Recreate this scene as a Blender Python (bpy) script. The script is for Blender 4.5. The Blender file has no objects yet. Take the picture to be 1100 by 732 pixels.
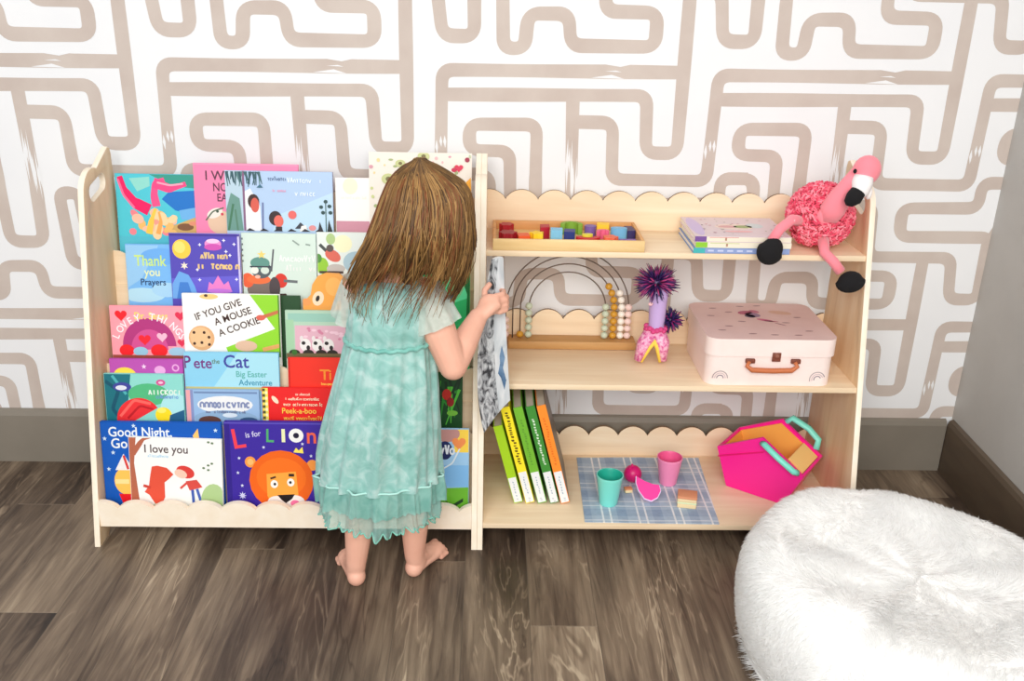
import bpy, bmesh, math, random
import numpy as np
from mathutils import Vector, Matrix
random.seed(7)
RNG = np.random.default_rng(11)
PI = math.pi
SC = bpy.context.scene
COL = SC.collection

# ------------------------------------------------------------------ camera
F_PX = 1000.0
CAM = Vector((0.0, -2.0720, 1.1391))
AX_R = Vector((0.99963423, -0.01715916, 0.02090386))
AX_D = Vector((0.01325714, -0.36280056, -0.9317725))
AX_F = Vector((0.02357237, 0.93170881, -0.36244038))
cd = bpy.data.cameras.new('camera'); co = bpy.data.objects.new('camera', cd); COL.objects.link(co)
cd.sensor_width = 36.0; cd.lens = 36.0 * F_PX / 1100.0; cd.clip_start = 0.05
mw = Matrix(((AX_R.x, -AX_D.x, -AX_F.x, CAM.x), (AX_R.y, -AX_D.y, -AX_F.y, CAM.y), (AX_R.z, -AX_D.z, -AX_F.z, CAM.z), (0, 0, 0, 1)))
co.matrix_world = mw
SC.camera = co

def ray(px, py):
    return AX_R * ((px - 550) / F_PX) + AX_D * ((py - 366) / F_PX) + AX_F
def at_y(px, py, y):
    v = ray(px, py); return CAM + v * ((y - CAM.y) / v.y)
def at_z(px, py, z):
    v = ray(px, py); return CAM + v * ((z - CAM.z) / v.z)
def at_x(px, py, x):
    v = ray(px, py); return CAM + v * ((x - CAM.x) / v.x)
def at_plane(px, py, y0, z0, k):      # plane y = y0 + k (z - z0)
    v = ray(px, py); t = (y0 + k * (CAM.z - z0) - CAM.y) / (v.y - k * v.z); return CAM + v * t

# ------------------------------------------------------------------ materials
def lin(c):
    c = c / 255.0
    return c / 12.92 if c <= 0.04045 else ((c + 0.055) / 1.055) ** 2.4
def L3(c): return (lin(c[0]), lin(c[1]), lin(c[2]), 1.0)
MATS = {}
def mat(name, rgb, rough=0.6, metal=0.0, spec=0.4, alpha=1.0, sheen=0.0, trans=0.0, sss=0.0):
    if name in MATS: return MATS[name]
    m = bpy.data.materials.new(name); m.use_nodes = True
    b = m.node_tree.nodes['Principled BSDF']
    b.inputs['Base Color'].default_value = L3(rgb)
    b.inputs['Roughness'].default_value = rough
    b.inputs['Metallic'].default_value = metal
    b.inputs['Specular IOR Level'].default_value = spec
    b.inputs['Alpha'].default_value = alpha
    if sheen: b.inputs['Sheen Weight'].default_value = sheen
    if sss:
        b.inputs['Subsurface Weight'].default_value = sss
        b.inputs['Subsurface Radius'].default_value = (0.01, 0.004, 0.002)
        b.inputs['Subsurface Scale'].default_value = 0.5
    m.diffuse_color = L3(rgb)
    MATS[name] = m
    return m
def ink(rgb):                          # printed colour
    m_ = sum(rgb) / 3.0; rgb = tuple(int(min(252, max(8, m_ + (c - m_) * 1.15 - 3))) for c in rgb)
    return mat('ink_%d_%d_%d' % tuple(rgb), rgb, 0.42, spec=0.35)
def nodes(m):
    nt = m.node_tree; return nt, nt.nodes, nt.links, nt.nodes['Principled BSDF']
def ramp(N, stops):
    r = N.new('ShaderNodeValToRGB'); e = r.color_ramp.elements
    while len(e) < len(stops): e.new(0.5)
    for k, (p, c) in enumerate(stops): e[k].position = p; e[k].color = L3(c)
    return r
def noisy(name, stops, scale=(1, 1, 1), nscale=5.0, detail=4.0, rough=0.6, dist=0.0, bump=0.0, spec=0.4, coord='Object', nrough=0.55):
    m = mat(name, stops[len(stops) // 2][1], rough, spec=spec); nt, N, Lk, B = nodes(m)
    tc = N.new('ShaderNodeTexCoord'); mp = N.new('ShaderNodeMapping'); mp.inputs['Scale'].default_value = scale
    n = N.new('ShaderNodeTexNoise'); n.inputs['Scale'].default_value = nscale; n.inputs['Detail'].default_value = detail
    n.inputs['Distortion'].default_value = dist; n.inputs['Roughness'].default_value = nrough
    r = ramp(N, stops)
    Lk.new(tc.outputs[coord], mp.inputs[0]); Lk.new(mp.outputs[0], n.inputs['Vector']); Lk.new(n.outputs[0], r.inputs[0]); Lk.new(r.outputs[0], B.inputs['Base Color'])
    if bump:
        bp = N.new('ShaderNodeBump'); bp.inputs['Strength'].default_value = bump; bp.inputs['Distance'].default_value = 0.004
        Lk.new(n.outputs[0], bp.inputs['Height']); Lk.new(bp.outputs[0], B.inputs['Normal'])
    return m

WOOD_S = [(0.25, (228, 200, 164)), (0.5, (238, 214, 180)), (0.75, (245, 226, 196))]
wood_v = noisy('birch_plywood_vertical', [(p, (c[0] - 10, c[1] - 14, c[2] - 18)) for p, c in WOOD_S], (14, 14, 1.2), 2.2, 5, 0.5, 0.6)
wood_h = noisy('birch_plywood_horizontal', WOOD_S, (1.2, 14, 14), 2.2, 5, 0.5, 0.6)
wood_edge = noisy('plywood_edge', [(0.3, (245, 229, 205)), (0.5, (248, 234, 212)), (0.7, (251, 239, 220))], (3, 3, 3), 8, 3, 0.55)
tray_wood = noisy('pine_tray', [(0.3, (216, 176, 112)), (0.5, (230, 194, 134)), (0.7, (238, 207, 152))], (2, 16, 16), 2.5, 4, 0.5, 0.4)
tray_red = noisy('cedar_tray_frame', [(0.3, (200, 140, 84)), (0.7, (222, 168, 108))], (2, 16, 16), 2.5, 4, 0.5, 0.4)
page_w = mat('page_paper', (240, 236, 226), 0.8)

# ------------------------------------------------------------------ mesh helper
ROOTM = {}
class MB:
    def __init__(s): s.v = []; s.f = []; s.mi = []; s.mats = []; s.T = Matrix.Identity(4)
    def slot(s, m):
        if m not in s.mats: s.mats.append(m)
        return s.mats.index(m)
    def add(s, vs, fs, m):
        b = len(s.v); k = s.slot(m)
        if s.T == Matrix.Identity(4): s.v += [tuple(v) for v in vs]
        else: s.v += [tuple(s.T @ Vector(v)) for v in vs]
        s.f += [tuple(b + i for i in f) for f in fs]; s.mi += [k] * len(fs)
    def box(s, x0, x1, y0, y1, z0, z1, m):
        s.add([(x0, y0, z0), (x1, y0, z0), (x1, y1, z0), (x0, y1, z0), (x0, y0, z1), (x1, y0, z1), (x1, y1, z1), (x0, y1, z1)],
              [(0, 3, 2, 1), (4, 5, 6, 7), (0, 1, 5, 4), (1, 2, 6, 5), (2, 3, 7, 6), (3, 0, 4, 7)], m)
    def rings(s, R, m, cap0=True, cap1=True, closed=True):
        n = len(R[0]); vs = [p for r in R for p in r]; fs = []
        for i in range(len(R) - 1):
            for j in range(n if closed else n - 1):
                a = i * n + j; b = i * n + (j + 1) % n; fs.append((a, b, b + n, a + n))
        if cap0: fs.append(tuple(range(n))[::-1])
        if cap1: fs.append(tuple((len(R) - 1) * n + j for j in range(n)))
        s.add(vs, fs, m)
    def tube(s, pts, rad, m, n=8, flat=1.0):
        pts = [Vector(p) for p in pts]
        if not hasattr(rad, '__len__'): rad = [rad] * len(pts)
        R = []; up = None
        for i, p in enumerate(pts):
            d = (pts[min(i + 1, len(pts) - 1)] - pts[max(i - 1, 0)])
            if d.length < 1e-9: d = Vector((0, 0, 1))
            d.normalize()
            if up is None:
                up = Vector((0, 0, 1)) if abs(d.z) < 0.9 else Vector((0, 1, 0))
            a = d.cross(up)
            if a.length < 1e-6: a = d.cross(Vector((1, 0, 0)))
            a.normalize(); b = a.cross(d).normalized(); up = b
            R.append([p + a * (math.cos(2 * PI * j / n) * rad[i]) + b * (math.sin(2 * PI * j / n) * rad[i] * flat) for j in range(n)])
        s.rings(R, m)
    def lathe(s, prof, c, m, n=24, axis='z', cap0=False, cap1=False):
        R = []
        for r, h in prof:
            ring = []
            for j in range(n):
                a = 2 * PI * j / n
                if axis == 'z': ring.append((c[0] + r * math.cos(a), c[1] + r * math.sin(a), c[2] + h))
                else: ring.append((c[0] + r * math.cos(a), c[1] + h, c[2] + r * math.sin(a)))
            R.append(ring)
        s.rings(R, m, cap0, cap1)
    def ell(s, c, r, m, rot=None, n=16, k=10, fn=None):
        R = []; c = Vector(c)
        rm = rot if rot is not None else Matrix.Identity(3)
        for i in range(k + 1):
            th = PI * i / k; ring = []
            for j in range(n):
                a = 2 * PI * j / n
                st = max(math.sin(th), 1e-3)
                p = Vector((r[0] * st * math.cos(a), r[1] * st * math.sin(a), -r[2] * math.cos(th)))
                if fn: p = fn(p)
                ring.append(c + rm @ p)
            R.append(ring)
        s.rings(R, m)
    def prism(s, poly, h0, h1, m, mside=None, axis='y'):
        # poly: list of (a,b); axis y -> (a,h,b), z -> (a,b,h), x -> (h,a,b)
        def P(a, b, h): return (a, h, b) if axis == 'y' else ((a, b, h) if axis == 'z' else (h, a, b))
        n = len(poly)
        vs = [P(a, b, h0) for a, b in poly] + [P(a, b, h1) for a, b in poly]
        s.add(vs, [tuple(range(n)), tuple(range(2 * n - 1, n - 1, -1))], m)
        s.add(vs, [(j, j + n, (j + 1) % n + n, (j + 1) % n) for j in range(n)], mside or m)
    def build(s, name, parent=None, world=True, smooth=False, bevel=0.0, seg=2, angle=38, weld=0.0):
        me = bpy.data.meshes.new(name)
        vs = s.v
        if parent is not None and world:
            r = parent
            while r.parent is not None: r = r.parent
            inv = ROOTM.get(r.name)
            if inv is not None: vs = [tuple(inv @ Vector(v)) for v in vs]
        me.from_pydata(vs, [], s.f)
        for m in s.mats: me.materials.append(m)
        me.polygons.foreach_set('material_index', s.mi)
        bm = bmesh.new(); bm.from_mesh(me)
        if weld: bmesh.ops.remove_doubles(bm, verts=bm.verts, dist=weld)
        bmesh.ops.recalc_face_normals(bm, faces=bm.faces)
        if bevel:
            es = [e for e in bm.edges if len(e.link_faces) == 2 and e.calc_face_angle(0) > math.radians(30)]
            bmesh.ops.bevel(bm, geom=es, offset=bevel, segments=seg, profile=0.5, affect='EDGES', clamp_overlap=True)
        bm.to_mesh(me); bm.free()
        if smooth or bevel:
            me.shade_smooth()
            me.set_sharp_from_angle(angle=math.radians(angle))
        o = bpy.data.objects.new(name, me); COL.objects.link(o)
        if parent is not None: o.parent = parent
        return o
def tag(o, label, cat, group=None, kind=None):
    if label: o['label'] = label
    if cat: o['category'] = cat
    if group: o['group'] = group
    if kind: o['kind'] = kind
    return o
def structure(o): o['kind'] = 'structure'; return o
def thing(name, label, cat, loc=(0, 0, 0), group=None, rot=None):
    o = bpy.data.objects.new(name, None); COL.objects.link(o); o.empty_display_size = 0.03
    M = Matrix.Translation(Vector(loc))
    if rot is not None: M = M @ rot
    o.matrix_world = M
    ROOTM[o.name] = M.inverted()
    return tag(o, label, cat, group)
def settle(name, o): pass

def curve_prism(outlines, thick, bevel=0.0):
    """filled outlines (the later ones are holes) extruded by thick about the plane; returns verts, faces"""
    cu = bpy.data.curves.new('tmp', 'CURVE'); cu.dimensions = '2D'; cu.fill_mode = 'BOTH'; cu.extrude = thick / 2 - bevel
    cu.bevel_depth = bevel; cu.bevel_resolution = 1
    for ol in outlines:
        sp = cu.splines.new('POLY'); sp.points.add(len(ol) - 1); sp.use_cyclic_u = True
        for k, (a, b) in enumerate(ol): sp.points[k].co = (a, b, 0, 1)
    ob = bpy.data.objects.new('tmp', cu); COL.objects.link(ob)
    dg = bpy.context.evaluated_depsgraph_get()
    me = bpy.data.meshes.new_from_object(ob.evaluated_get(dg))
    vs = [tuple(v.co) for v in me.vertices]; fs = [tuple(p.vertices) for p in me.polygons]
    bpy.data.objects.remove(ob); bpy.data.curves.remove(cu); bpy.data.meshes.remove(me)
    return vs, fs
TXT = {}
def text_mesh(t):
    if t in TXT: return TXT[t]
    cu = bpy.data.curves.new('tmp', 'FONT'); cu.body = t; cu.size = 1.0; cu.fill_mode = 'FRONT'; cu.resolution_u = 3; cu.offset = 0.014
    ob = bpy.data.objects.new('tmp', cu); COL.objects.link(ob)
    dg = bpy.context.evaluated_depsgraph_get()
    me = bpy.data.meshes.new_from_object(ob.evaluated_get(dg))
    r = ([tuple(v.co) for v in me.vertices], [tuple(p.vertices) for p in me.polygons])
    bpy.data.objects.remove(ob); bpy.data.curves.remove(cu); bpy.data.meshes.remove(me)
    TXT[t] = r
    return r
def fillet(P, r, n=6):
    P = [Vector((a, b)) for a, b in P]; out = [P[0]]
    for i in range(1, len(P) - 1):
        a, b, c = P[i - 1], P[i], P[i + 1]
        u = (a - b); v = (c - b); rr = min(r, u.length * 0.5, v.length * 0.5)
        p0 = b + u.normalized() * rr; p1 = b + v.normalized() * rr
        for k in range(n + 1):
            t = k / n
            out.append(p0 * (1 - t) ** 2 + b * (2 * t * (1 - t)) + p1 * t * t)
    out.append(P[-1])
    res = [out[0]]
    for q in out[1:]:
        if (q - res[-1]).length > 1e-5: res.append(q)
    return res
def ribbon(P, w):
    """left and right offsets of a 2d polyline"""
    Lf = []; Rt = []
    for i, p in enumerate(P):
        d = P[min(i + 1, len(P) - 1)] - P[max(i - 1, 0)]
        d.normalize(); nrm = Vector((-d.y, d.x)); ww = w(i) if callable(w) else w
        Lf.append(p + nrm * ww / 2); Rt.append(p - nrm * ww / 2)
    return Lf, Rt

# ------------------------------------------------------------------ the room
paper_w = noisy('wallpaper_white', [(0.3, (233, 233, 234)), (0.7, (238, 238, 238))], (1, 1, 1), 4, 3, 0.75)
paper_t = noisy('wallpaper_taupe', [(0.35, (194, 179, 169)), (0.65, (203, 190, 180))], (1, 1, 1), 9, 5, 0.75)
PX, PZ, AU, AV = 0.59608, 0.57111, -1.01232, 0.90825
STROKES = [
 [(1.385, 0.38), (1.385, -0.217), (1.268, -0.217), (1.258, 0.0), (0.515, -0.010)],
 [(-0.012, -0.103), (0.140, -0.104), (0.147, -0.323), (0.505, -0.323), (0.513, 0.080), (1.385, 0.087)],
 [(-0.012, -0.003), (-0.003, -0.40), (-0.007, -0.612), (-0.132, -0.612), (-0.139, -0.35), (-0.140, -0.116), (-0.388, -0.119), (-0.388, -0.218),
  (-0.238, -0.220), (-0.232, -0.43), (-0.274, -0.62), (-0.268, -0.838), (-0.192, -0.838), (-0.182, -0.714), (-0.038, -0.712), (-0.028, -0.824),
  (0.275, -0.823), (0.275, -0.702), (0.090, -0.701), (0.078, -0.412), (0.152, -0.412), (0.165, -0.621), (0.495, -0.620), (0.515, -0.798), (0.629, -0.798), (0.626, -0.560)],
 [(0.626, -0.600), (0.626, -0.533), (0.275, -0.535), (0.268, -0.418), (0.560, -0.413), (0.558, -0.311), (0.660, -0.311)],
 [(0.590, -0.311), (0.684, -0.311), (0.692, -0.41), (0.636, -0.545)],
]
def wallpaper():
    mb = MB()
    mb.box(-2.3, 1.30, 0.0, 0.06, 0.0, 2.5, paper_w)
    quads = []
    bm = bmesh.new()
    def fill(P2, y):
        vs = [bm.verts.new((p.x, y, p.y)) for p in P2]
        return vs
    for i in range(-3, 5):
        for j in range(-4, 4):
            for si, S in enumerate(STROKES):
                P = fillet([(AU + (u + i) * PX, AV + (v + j) * PZ) for u, v in S], 0.0255, 7)
                # resample for hand-painted wobble
                Q = [P[0]]
                for a, b in zip(P[:-1], P[1:]):
                    m_ = max(1, int((b - a).length / 0.04))
                    for k in range(1, m_ + 1): Q.append(a + (b - a) * (k / m_))
                rr = random.Random(si * 17)
                ph = [rr.uniform(0, 6) for _ in Q]
                Lf, Rt = ribbon(Q, lambda q: 0.0284 + 0.0014 * math.sin(q * 0.55 + si))
                y = -0.0003 - 0.00005 * si
                a = [bm.verts.new((p.x, y, p.y)) for p in Lf]; b = [bm.verts.new((p.x, y, p.y)) for p in Rt]
                for k in range(len(Q) - 1): bm.faces.new((a[k], a[k + 1], b[k + 1], b[k]))
            # dry-brush streaks where a stroke ran out of paint
            rr = random.Random(5); nst = 0
            for (u0, v0, vlen, wid, cnt) in ((-0.003, -0.30, 0.20, 0.042, 7), (0.508, -0.20, 0.05, 0.03, 3)):
                for k in range(cnt):
                    u = u0 + (k / max(cnt - 1, 1) - 0.5) * wid + rr.uniform(-.003, .003); v = v0 + rr.uniform(-.3, .3) * vlen
                    hl = vlen * rr.uniform(.25, .6); ww = rr.uniform(.003, .006)
                    pts = [(u, v + hl), (u + ww, v), (u + 0.002, v - hl), (u - ww, v)]
                    nst += 1; f = bm.faces.new([bm.verts.new((AU + (p + i) * PX, -0.0006 - 0.00003 * nst, AV + (q + j) * PZ)) for p, q in pts]); f.material_index = 1
            for pts in ([(1.08, .114), (1.20, .114), (1.155, .103)], [(1.05, .062), (1.17, .060), (1.125, .074)], [(1.10, .086), (1.16, .084), (1.14, .090)]):
                nst += 1; f = bm.faces.new([bm.verts.new((AU + (p + i) * PX, -0.0006 - 0.00003 * nst, AV + (q + j) * PZ)) for p, q in pts]); f.material_index = 1
    for pco, pno in (((1.30, 0, 0), (1, 0, 0)), ((-2.3, 0, 0), (-1, 0, 0)), ((0, 0, 2.5), (0, 0, 1)), ((0, 0, 0.02), (0, 0, -1))):
        bmesh.ops.bisect_plane(bm, geom=bm.verts[:] + bm.edges[:] + bm.faces[:], plane_co=pco, plane_no=pno, clear_outer=True)
    bm.verts.index_update()
    for k, mm in ((0, paper_t), (1, paper_w)):
        fs = [f for f in bm.faces if f.material_index == k]
        mb.add([v.co for v in bm.verts], [tuple(v.index for v in f.verts) for f in fs], mm)
    bm.free()
    o = mb.build('wall_back'); structure(o)
    return o
wallpaper()

# side wall, slightly out of square
def wx(y): return 1.153 + 0.045 * y
side_paint = noisy('grey_wall_paint', [(0.35, (186, 183, 178)), (0.65, (192, 189, 184))], (1, 1, 1), 6, 4, 0.7, bump=0.05)
mb = MB()
mb.add([(wx(0.06), 0.06, 0), (wx(-3.2), -3.2, 0), (wx(-3.2) + .08, -3.2, 0), (wx(0.06) + .08, 0.06, 0),
        (wx(0.06), 0.06, 2.5), (wx(-3.2), -3.2, 2.5), (wx(-3.2) + .08, -3.2, 2.5), (wx(0.06) + .08, 0.06, 2.5)],
       [(0, 3, 2, 1), (4, 5, 6, 7), (0, 1, 5, 4), (1, 2, 6, 5), (2, 3, 7, 6), (3, 0, 4, 7)], side_paint)
structure(mb.build('wall_right'))

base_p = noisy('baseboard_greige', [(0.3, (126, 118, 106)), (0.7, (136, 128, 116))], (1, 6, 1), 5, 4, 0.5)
base_d = noisy('baseboard_greige_shaded', [(0.3, (84, 71, 58)), (0.7, (96, 82, 67))], (1, 1, 6), 5, 4, 0.5)  # darker than the back baseboard: the side wall's shade is put into this colour
mb = MB()
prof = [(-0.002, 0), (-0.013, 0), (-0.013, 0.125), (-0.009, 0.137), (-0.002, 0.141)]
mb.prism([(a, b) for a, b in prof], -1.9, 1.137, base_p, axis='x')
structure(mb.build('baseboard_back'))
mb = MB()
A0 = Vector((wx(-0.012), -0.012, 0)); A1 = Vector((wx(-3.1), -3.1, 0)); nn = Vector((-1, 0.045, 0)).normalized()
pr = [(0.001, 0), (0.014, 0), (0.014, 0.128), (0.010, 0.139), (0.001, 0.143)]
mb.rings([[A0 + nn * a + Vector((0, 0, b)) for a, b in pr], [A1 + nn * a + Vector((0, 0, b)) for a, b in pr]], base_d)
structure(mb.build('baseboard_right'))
# end of a dark door casing that shows low at the left edge
mb = MB(); mb.box(-1.335, -1.262, -0.034, -0.0135, 0.0, 0.085, mat('dark_casing', (46, 40, 34), 0.6))
structure(mb.build('trim_1', bevel=0.004))

def floor_mat():
    m = mat('vinyl_plank_floor', (96, 80, 66), 0.42, spec=0.35); nt, N, Lk, B = nodes(m)
    def math_(op, a, b=None, c=None):
        n = N.new('ShaderNodeMath'); n.operation = op
        for k, x in enumerate((a, b, c)):
            if x is None: continue
            if isinstance(x, (int, float)): n.inputs[k].default_value = x
            else: Lk.new(x, n.inputs[k])
        return n.outputs[0]
    tc = N.new('ShaderNodeTexCoord'); sx = N.new('ShaderNodeSeparateXYZ'); Lk.new(tc.outputs['Object'], sx.inputs[0])
    X, Y = sx.outputs[0], sx.outputs[1]
    pw, pl = 0.128, 1.15
    px_ = math_('DIVIDE', math_('ADD', X, 10.03), pw); ix = math_('FLOOR', px_); fx = math_('FRACT', px_)
    wn = N.new('ShaderNodeTexWhiteNoise'); wn.noise_dimensions = '1D'; Lk.new(ix, wn.inputs['W'])
    py_ = math_('DIVIDE', math_('ADD', math_('ADD', Y, 20.0), math_('MULTIPLY', wn.outputs['Value'], pl)), pl)
    iy = math_('FLOOR', py_); fy = math_('FRACT', py_)
    cv = N.new('ShaderNodeCombineXYZ'); Lk.new(ix, cv.inputs[0]); Lk.new(iy, cv.inputs[1])
    w2 = N.new('ShaderNodeTexWhiteNoise'); w2.noise_dimensions = '2D'; Lk.new(cv.outputs[0], w2.inputs['Vector'])
    # grain coordinates, each plank shifted to its own place
    def gcoord(fx_, fy_):
        v = N.new('ShaderNodeCombineXYZ')
        Lk.new(math_('ADD', math_('MULTIPLY', X, fx_), math_('MULTIPLY', w2.outputs['Value'], 37.0)), v.inputs[0])
        Lk.new(math_('ADD', math_('MULTIPLY', Y, fy_), math_('MULTIPLY', w2.outputs['Value'], 91.0)), v.inputs[1])
        return v.outputs[0]
    def noise(vec, sc, det, ro, di):
        n = N.new('ShaderNodeTexNoise'); n.inputs['Scale'].default_value = sc; n.inputs['Detail'].default_value = det; n.inputs['Roughness'].default_value = ro; n.inputs['Distortion'].default_value = di
        Lk.new(vec, n.inputs['Vector']); return n.outputs[0]
    slow = noise(gcoord(7.0, 1.3), 1.0, 3, 0.5, 0.8)                 # broad light and dark figure
    n1o = noise(gcoord(70.0, 4.0), 1.0, 5, 0.65, 0.6)                # fine pores
    veinf = noise(gcoord(6.5, 0.95), 1.0, 4, 0.55, 1.6)
    def ridge(k, w):                                                 # thin contour lines of the slow figure
        f = math_('ABSOLUTE', math_('SUBTRACT', math_('FRACT', math_('MULTIPLY', veinf, k)), 0.5))
        return math_('MAXIMUM', math_('SUBTRACT', 1.0, math_('DIVIDE', f, w)), 0.0)
    patch = noise(gcoord(5.0, 1.6), 1.3, 2, 0.5, 0.3)
    pm_ = math_('MINIMUM', math_('MAXIMUM', math_('MULTIPLY', math_('SUBTRACT', patch, 0.44), 6.0), 0.0), 1.0)
    g = math_('ADD', math_('MULTIPLY', slow, 0.62), math_('MULTIPLY', n1o, 0.34))
    g = math_('ADD', g, math_('MULTIPLY', math_('MULTIPLY', ridge(9.0, 0.16), pm_), 0.15))
    g = math_('SUBTRACT', g, math_('MULTIPLY', ridge(5.0, 0.10), 0.06))
    g = math_('ADD', g, math_('MULTIPLY', math_('SUBTRACT', w2.outputs['Value'], 0.5), 0.10))
    r = ramp(N, [(0.30, (44, 35, 29)), (0.42, (76, 62, 51)), (0.50, (104, 88, 73)), (0.60, (138, 120, 100)), (0.72, (178, 160, 136))])
    Lk.new(g, r.inputs[0])
    # seams
    sxm = math_('LESS_THAN', fx, 0.010); sym = math_('LESS_THAN', fy, 0.0022)
    seam = math_('MAXIMUM', math_('MULTIPLY', sxm, 0.5), math_('MULTIPLY', sym, 0.45))
    mx = N.new('ShaderNodeMix'); mx.data_type = 'RGBA'
    Lk.new(seam, mx.inputs[0]); Lk.new(r.outputs[0], mx.inputs[6]); mx.inputs[7].default_value = L3((150, 134, 116))
    sd = N.new('ShaderNodeMix'); sd.data_type = 'RGBA'
    Lk.new(math_('MULTIPLY', sxm, 0.6), sd.inputs[0]); Lk.new(mx.outputs[2], sd.inputs[6]); sd.inputs[7].default_value = L3((44, 36, 30))
    Lk.new(sd.outputs[2], B.inputs['Base Color'])
    bp = N.new('ShaderNodeBump'); bp.inputs['Strength'].default_value = 0.12; bp.inputs['Distance'].default_value = 0.002
    Lk.new(n1o, bp.inputs['Height']); Lk.new(bp.outputs[0], B.inputs['Normal'])
    return m
mb = MB(); mb.box(-2.3, 1.4, -3.2, 0.06, -0.05, 0.0, floor_mat()); structure(mb.build('floor'))

# ------------------------------------------------------------------ light: daylight from windows behind the camera
W = bpy.data.worlds.new('world'); SC.world = W; W.use_nodes = True
W.node_tree.nodes['Background'].inputs[0].default_value = (0.93, 0.96, 1.0, 1); W.node_tree.nodes['Background'].inputs[1].default_value = 0.72
def area(name, loc, target, sx_, sy_, power, col=(1, 1, 1)):
    l = bpy.data.lights.new(name, 'AREA'); l.shape = 'RECTANGLE'; l.size = sx_; l.size_y = sy_; l.energy = power; l.color = col
    o = bpy.data.objects.new(name, l); COL.objects.link(o); o.location = loc
    d = (Vector(target) - Vector(loc)); o.rotation_euler = d.to_track_quat('-Z', 'Y').to_euler()
    return o
area('window_light', (-0.12, -3.0, 1.75), (0.0, 0, 0.4), 2.0, 1.5, 78, (1.0, 0.985, 0.96))
SC.view_settings.view_transform = 'Standard'; SC.view_settings.look = 'None'; SC.view_settings.gamma = 1.0
SC.view_settings.use_curve_mapping = False
SC.view_settings.exposure = 0.0
try:
    SC.cycles.use_denoising = True; SC.cycles.max_bounces = 16; SC.cycles.diffuse_bounces = 8; SC.cycles.transmission_bounces = 10; SC.cycles.transparent_max_bounces = 16
except Exception: pass
# ------------------------------------------------------------------ the two shelf units
XL, UW, TH = -0.830, 0.8075, 0.012
YF, SL, YB = -0.3793, 0.2317, -0.0537
ZT = 0.7876
Z1, Z2, Z3 = 0.056, 0.351, 0.621
def ye(z): return YF + SL * z
XM = XL + UW                      # where the two units meet
def arc(cx, cy, r, a0, a1, n=7): return [(cx + r * math.cos(math.radians(a0 + (a1 - a0) * k / n)), cy + r * math.sin(math.radians(a0 + (a1 - a0) * k / n))) for k in range(n + 1)]
PANEL = [(YF, 0.0006), (YF + 0.045, 0.0006)] + [(YF + 0.06, 0.012), (YF + 0.075, 0.026)] + [(YB - 0.075, 0.026), (YB - 0.06, 0.012), (YB - 0.045, 0.0006), (YB, 0.0006), (YB, ZT - 0.016), (YB - 0.004, ZT - 0.004), (YB - 0.014, ZT)] \
        + arc(ye(0.712) + 0.056, 0.704, 0.056, 66, 168, 8)
hy0, hy1, hz = -0.168, -0.118, 0.712
HOLE = arc(hy1, hz + 0.012, 0.019, -90, 90, 8) + arc(hy0, hz, 0.019, 90, 270, 8)
pv, pf = curve_prism([PANEL, HOLE], TH, 0.0012)
def side_panel(x0, parent):
    mb = MB()
    vs = [(x0 + TH / 2 + c, a, b) for a, b, c in pv]
    flat = []; edge = []
    for f in pf:
        n_ = sum(1 for i in f if abs(pv[i][2]) > TH / 2 - 0.0014)
        (flat if (n_ == len(f) and len({round(pv[i][2], 5) for i in f}) == 1) else edge).append(f)
    mb.add(vs, flat, wood_v); mb.add(vs, edge, wood_edge)
    return mb.build('side_panel', parent, smooth=True, weld=1e-5)
def scallop(x0, x1, zb, zv, zp, xphase, per=0.0716, n=10):
    top = []
    k = math.floor((x0 - xphase) / per)
    x = x0
    N = int((x1 - x0) / per * n)
    for i in range(N + 1):
        x = x0 + (x1 - x0) * i / N
        t = ((x - xphase) / per) % 1.0
        top.append((x, zv + (zp - zv) * (0.55 * (1 - (2 * t - 1) ** 2) + 0.45 * math.sqrt(max(0.0, 1 - (2 * t - 1) ** 2)))))
    # keep the cusps sharp
    kk = math.ceil((x0 - xphase) / per)
    c = xphase + kk * per
    while c < x1:
        top.append((c, zv)); c += per
    top.sort()
    return [(x0, zb)] + [(x1, zb)] + top[::-1]
xi0, xi1 = XL + TH, XM - TH       # inside of the left unit

bs = thing('bookshelf', 'pale birch front-facing bookshelf with scalloped rail, full of picture books', 'bookshelf', (XL + UW / 2, -0.2, 0))
side_panel(XL, bs); side_panel(XM - TH, bs)
LEAN = 0.15
ROWY = {1: -0.112, 2: -0.168, 3: -0.225, 4: -0.281, 5: -0.337}
ROWZ = {1: 0.500, 2: 0.390, 3: 0.280, 4: 0.170, 5: Z1}
BTOP = {1: 0.700, 2: 0.577, 3: 0.462, 4: 0.358, 5: 0.240}
def slant(mb, y0, z0):            # shear-free tilt of a board about its foot
    mb.T = Matrix.Translation((0, y0, z0)) @ Matrix.Rotation(-math.atan(LEAN), 4, 'X')
for r in range(1, 6):
    mb = MB(); ya = ROWY[r] + 0.0312; slant(mb, ya, ROWZ[r] - 0.004)
    hgt = BTOP[r] - ROWZ[r]
    pl = scallop(xi0, xi1, 0.0, hgt - 0.016, hgt + 0.002, xi0 + (0.0 if r % 2 else 0.036))
    mb.prism(pl, 0.0, 0.005, wood_h, wood_edge)
    mb.build('tier_board', bs)
    mb = MB(); mb.box(xi0, xi1, ROWY[r] - 0.010, ROWY[r] + 0.0308, ROWZ[r] - 0.006, ROWZ[r], wood_h)
    mb.build('tier_floor', bs)
vx = at_y(164, 545, -0.362).x
mb = MB(); pl = scallop(xi0, xi1, 0.040, 0.083, 0.099, vx, 0.0716)
mb.prism(pl, -0.364, -0.352, wood_edge, wood_edge); mb.build('front_rail', bs, bevel=0.0012)

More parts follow.
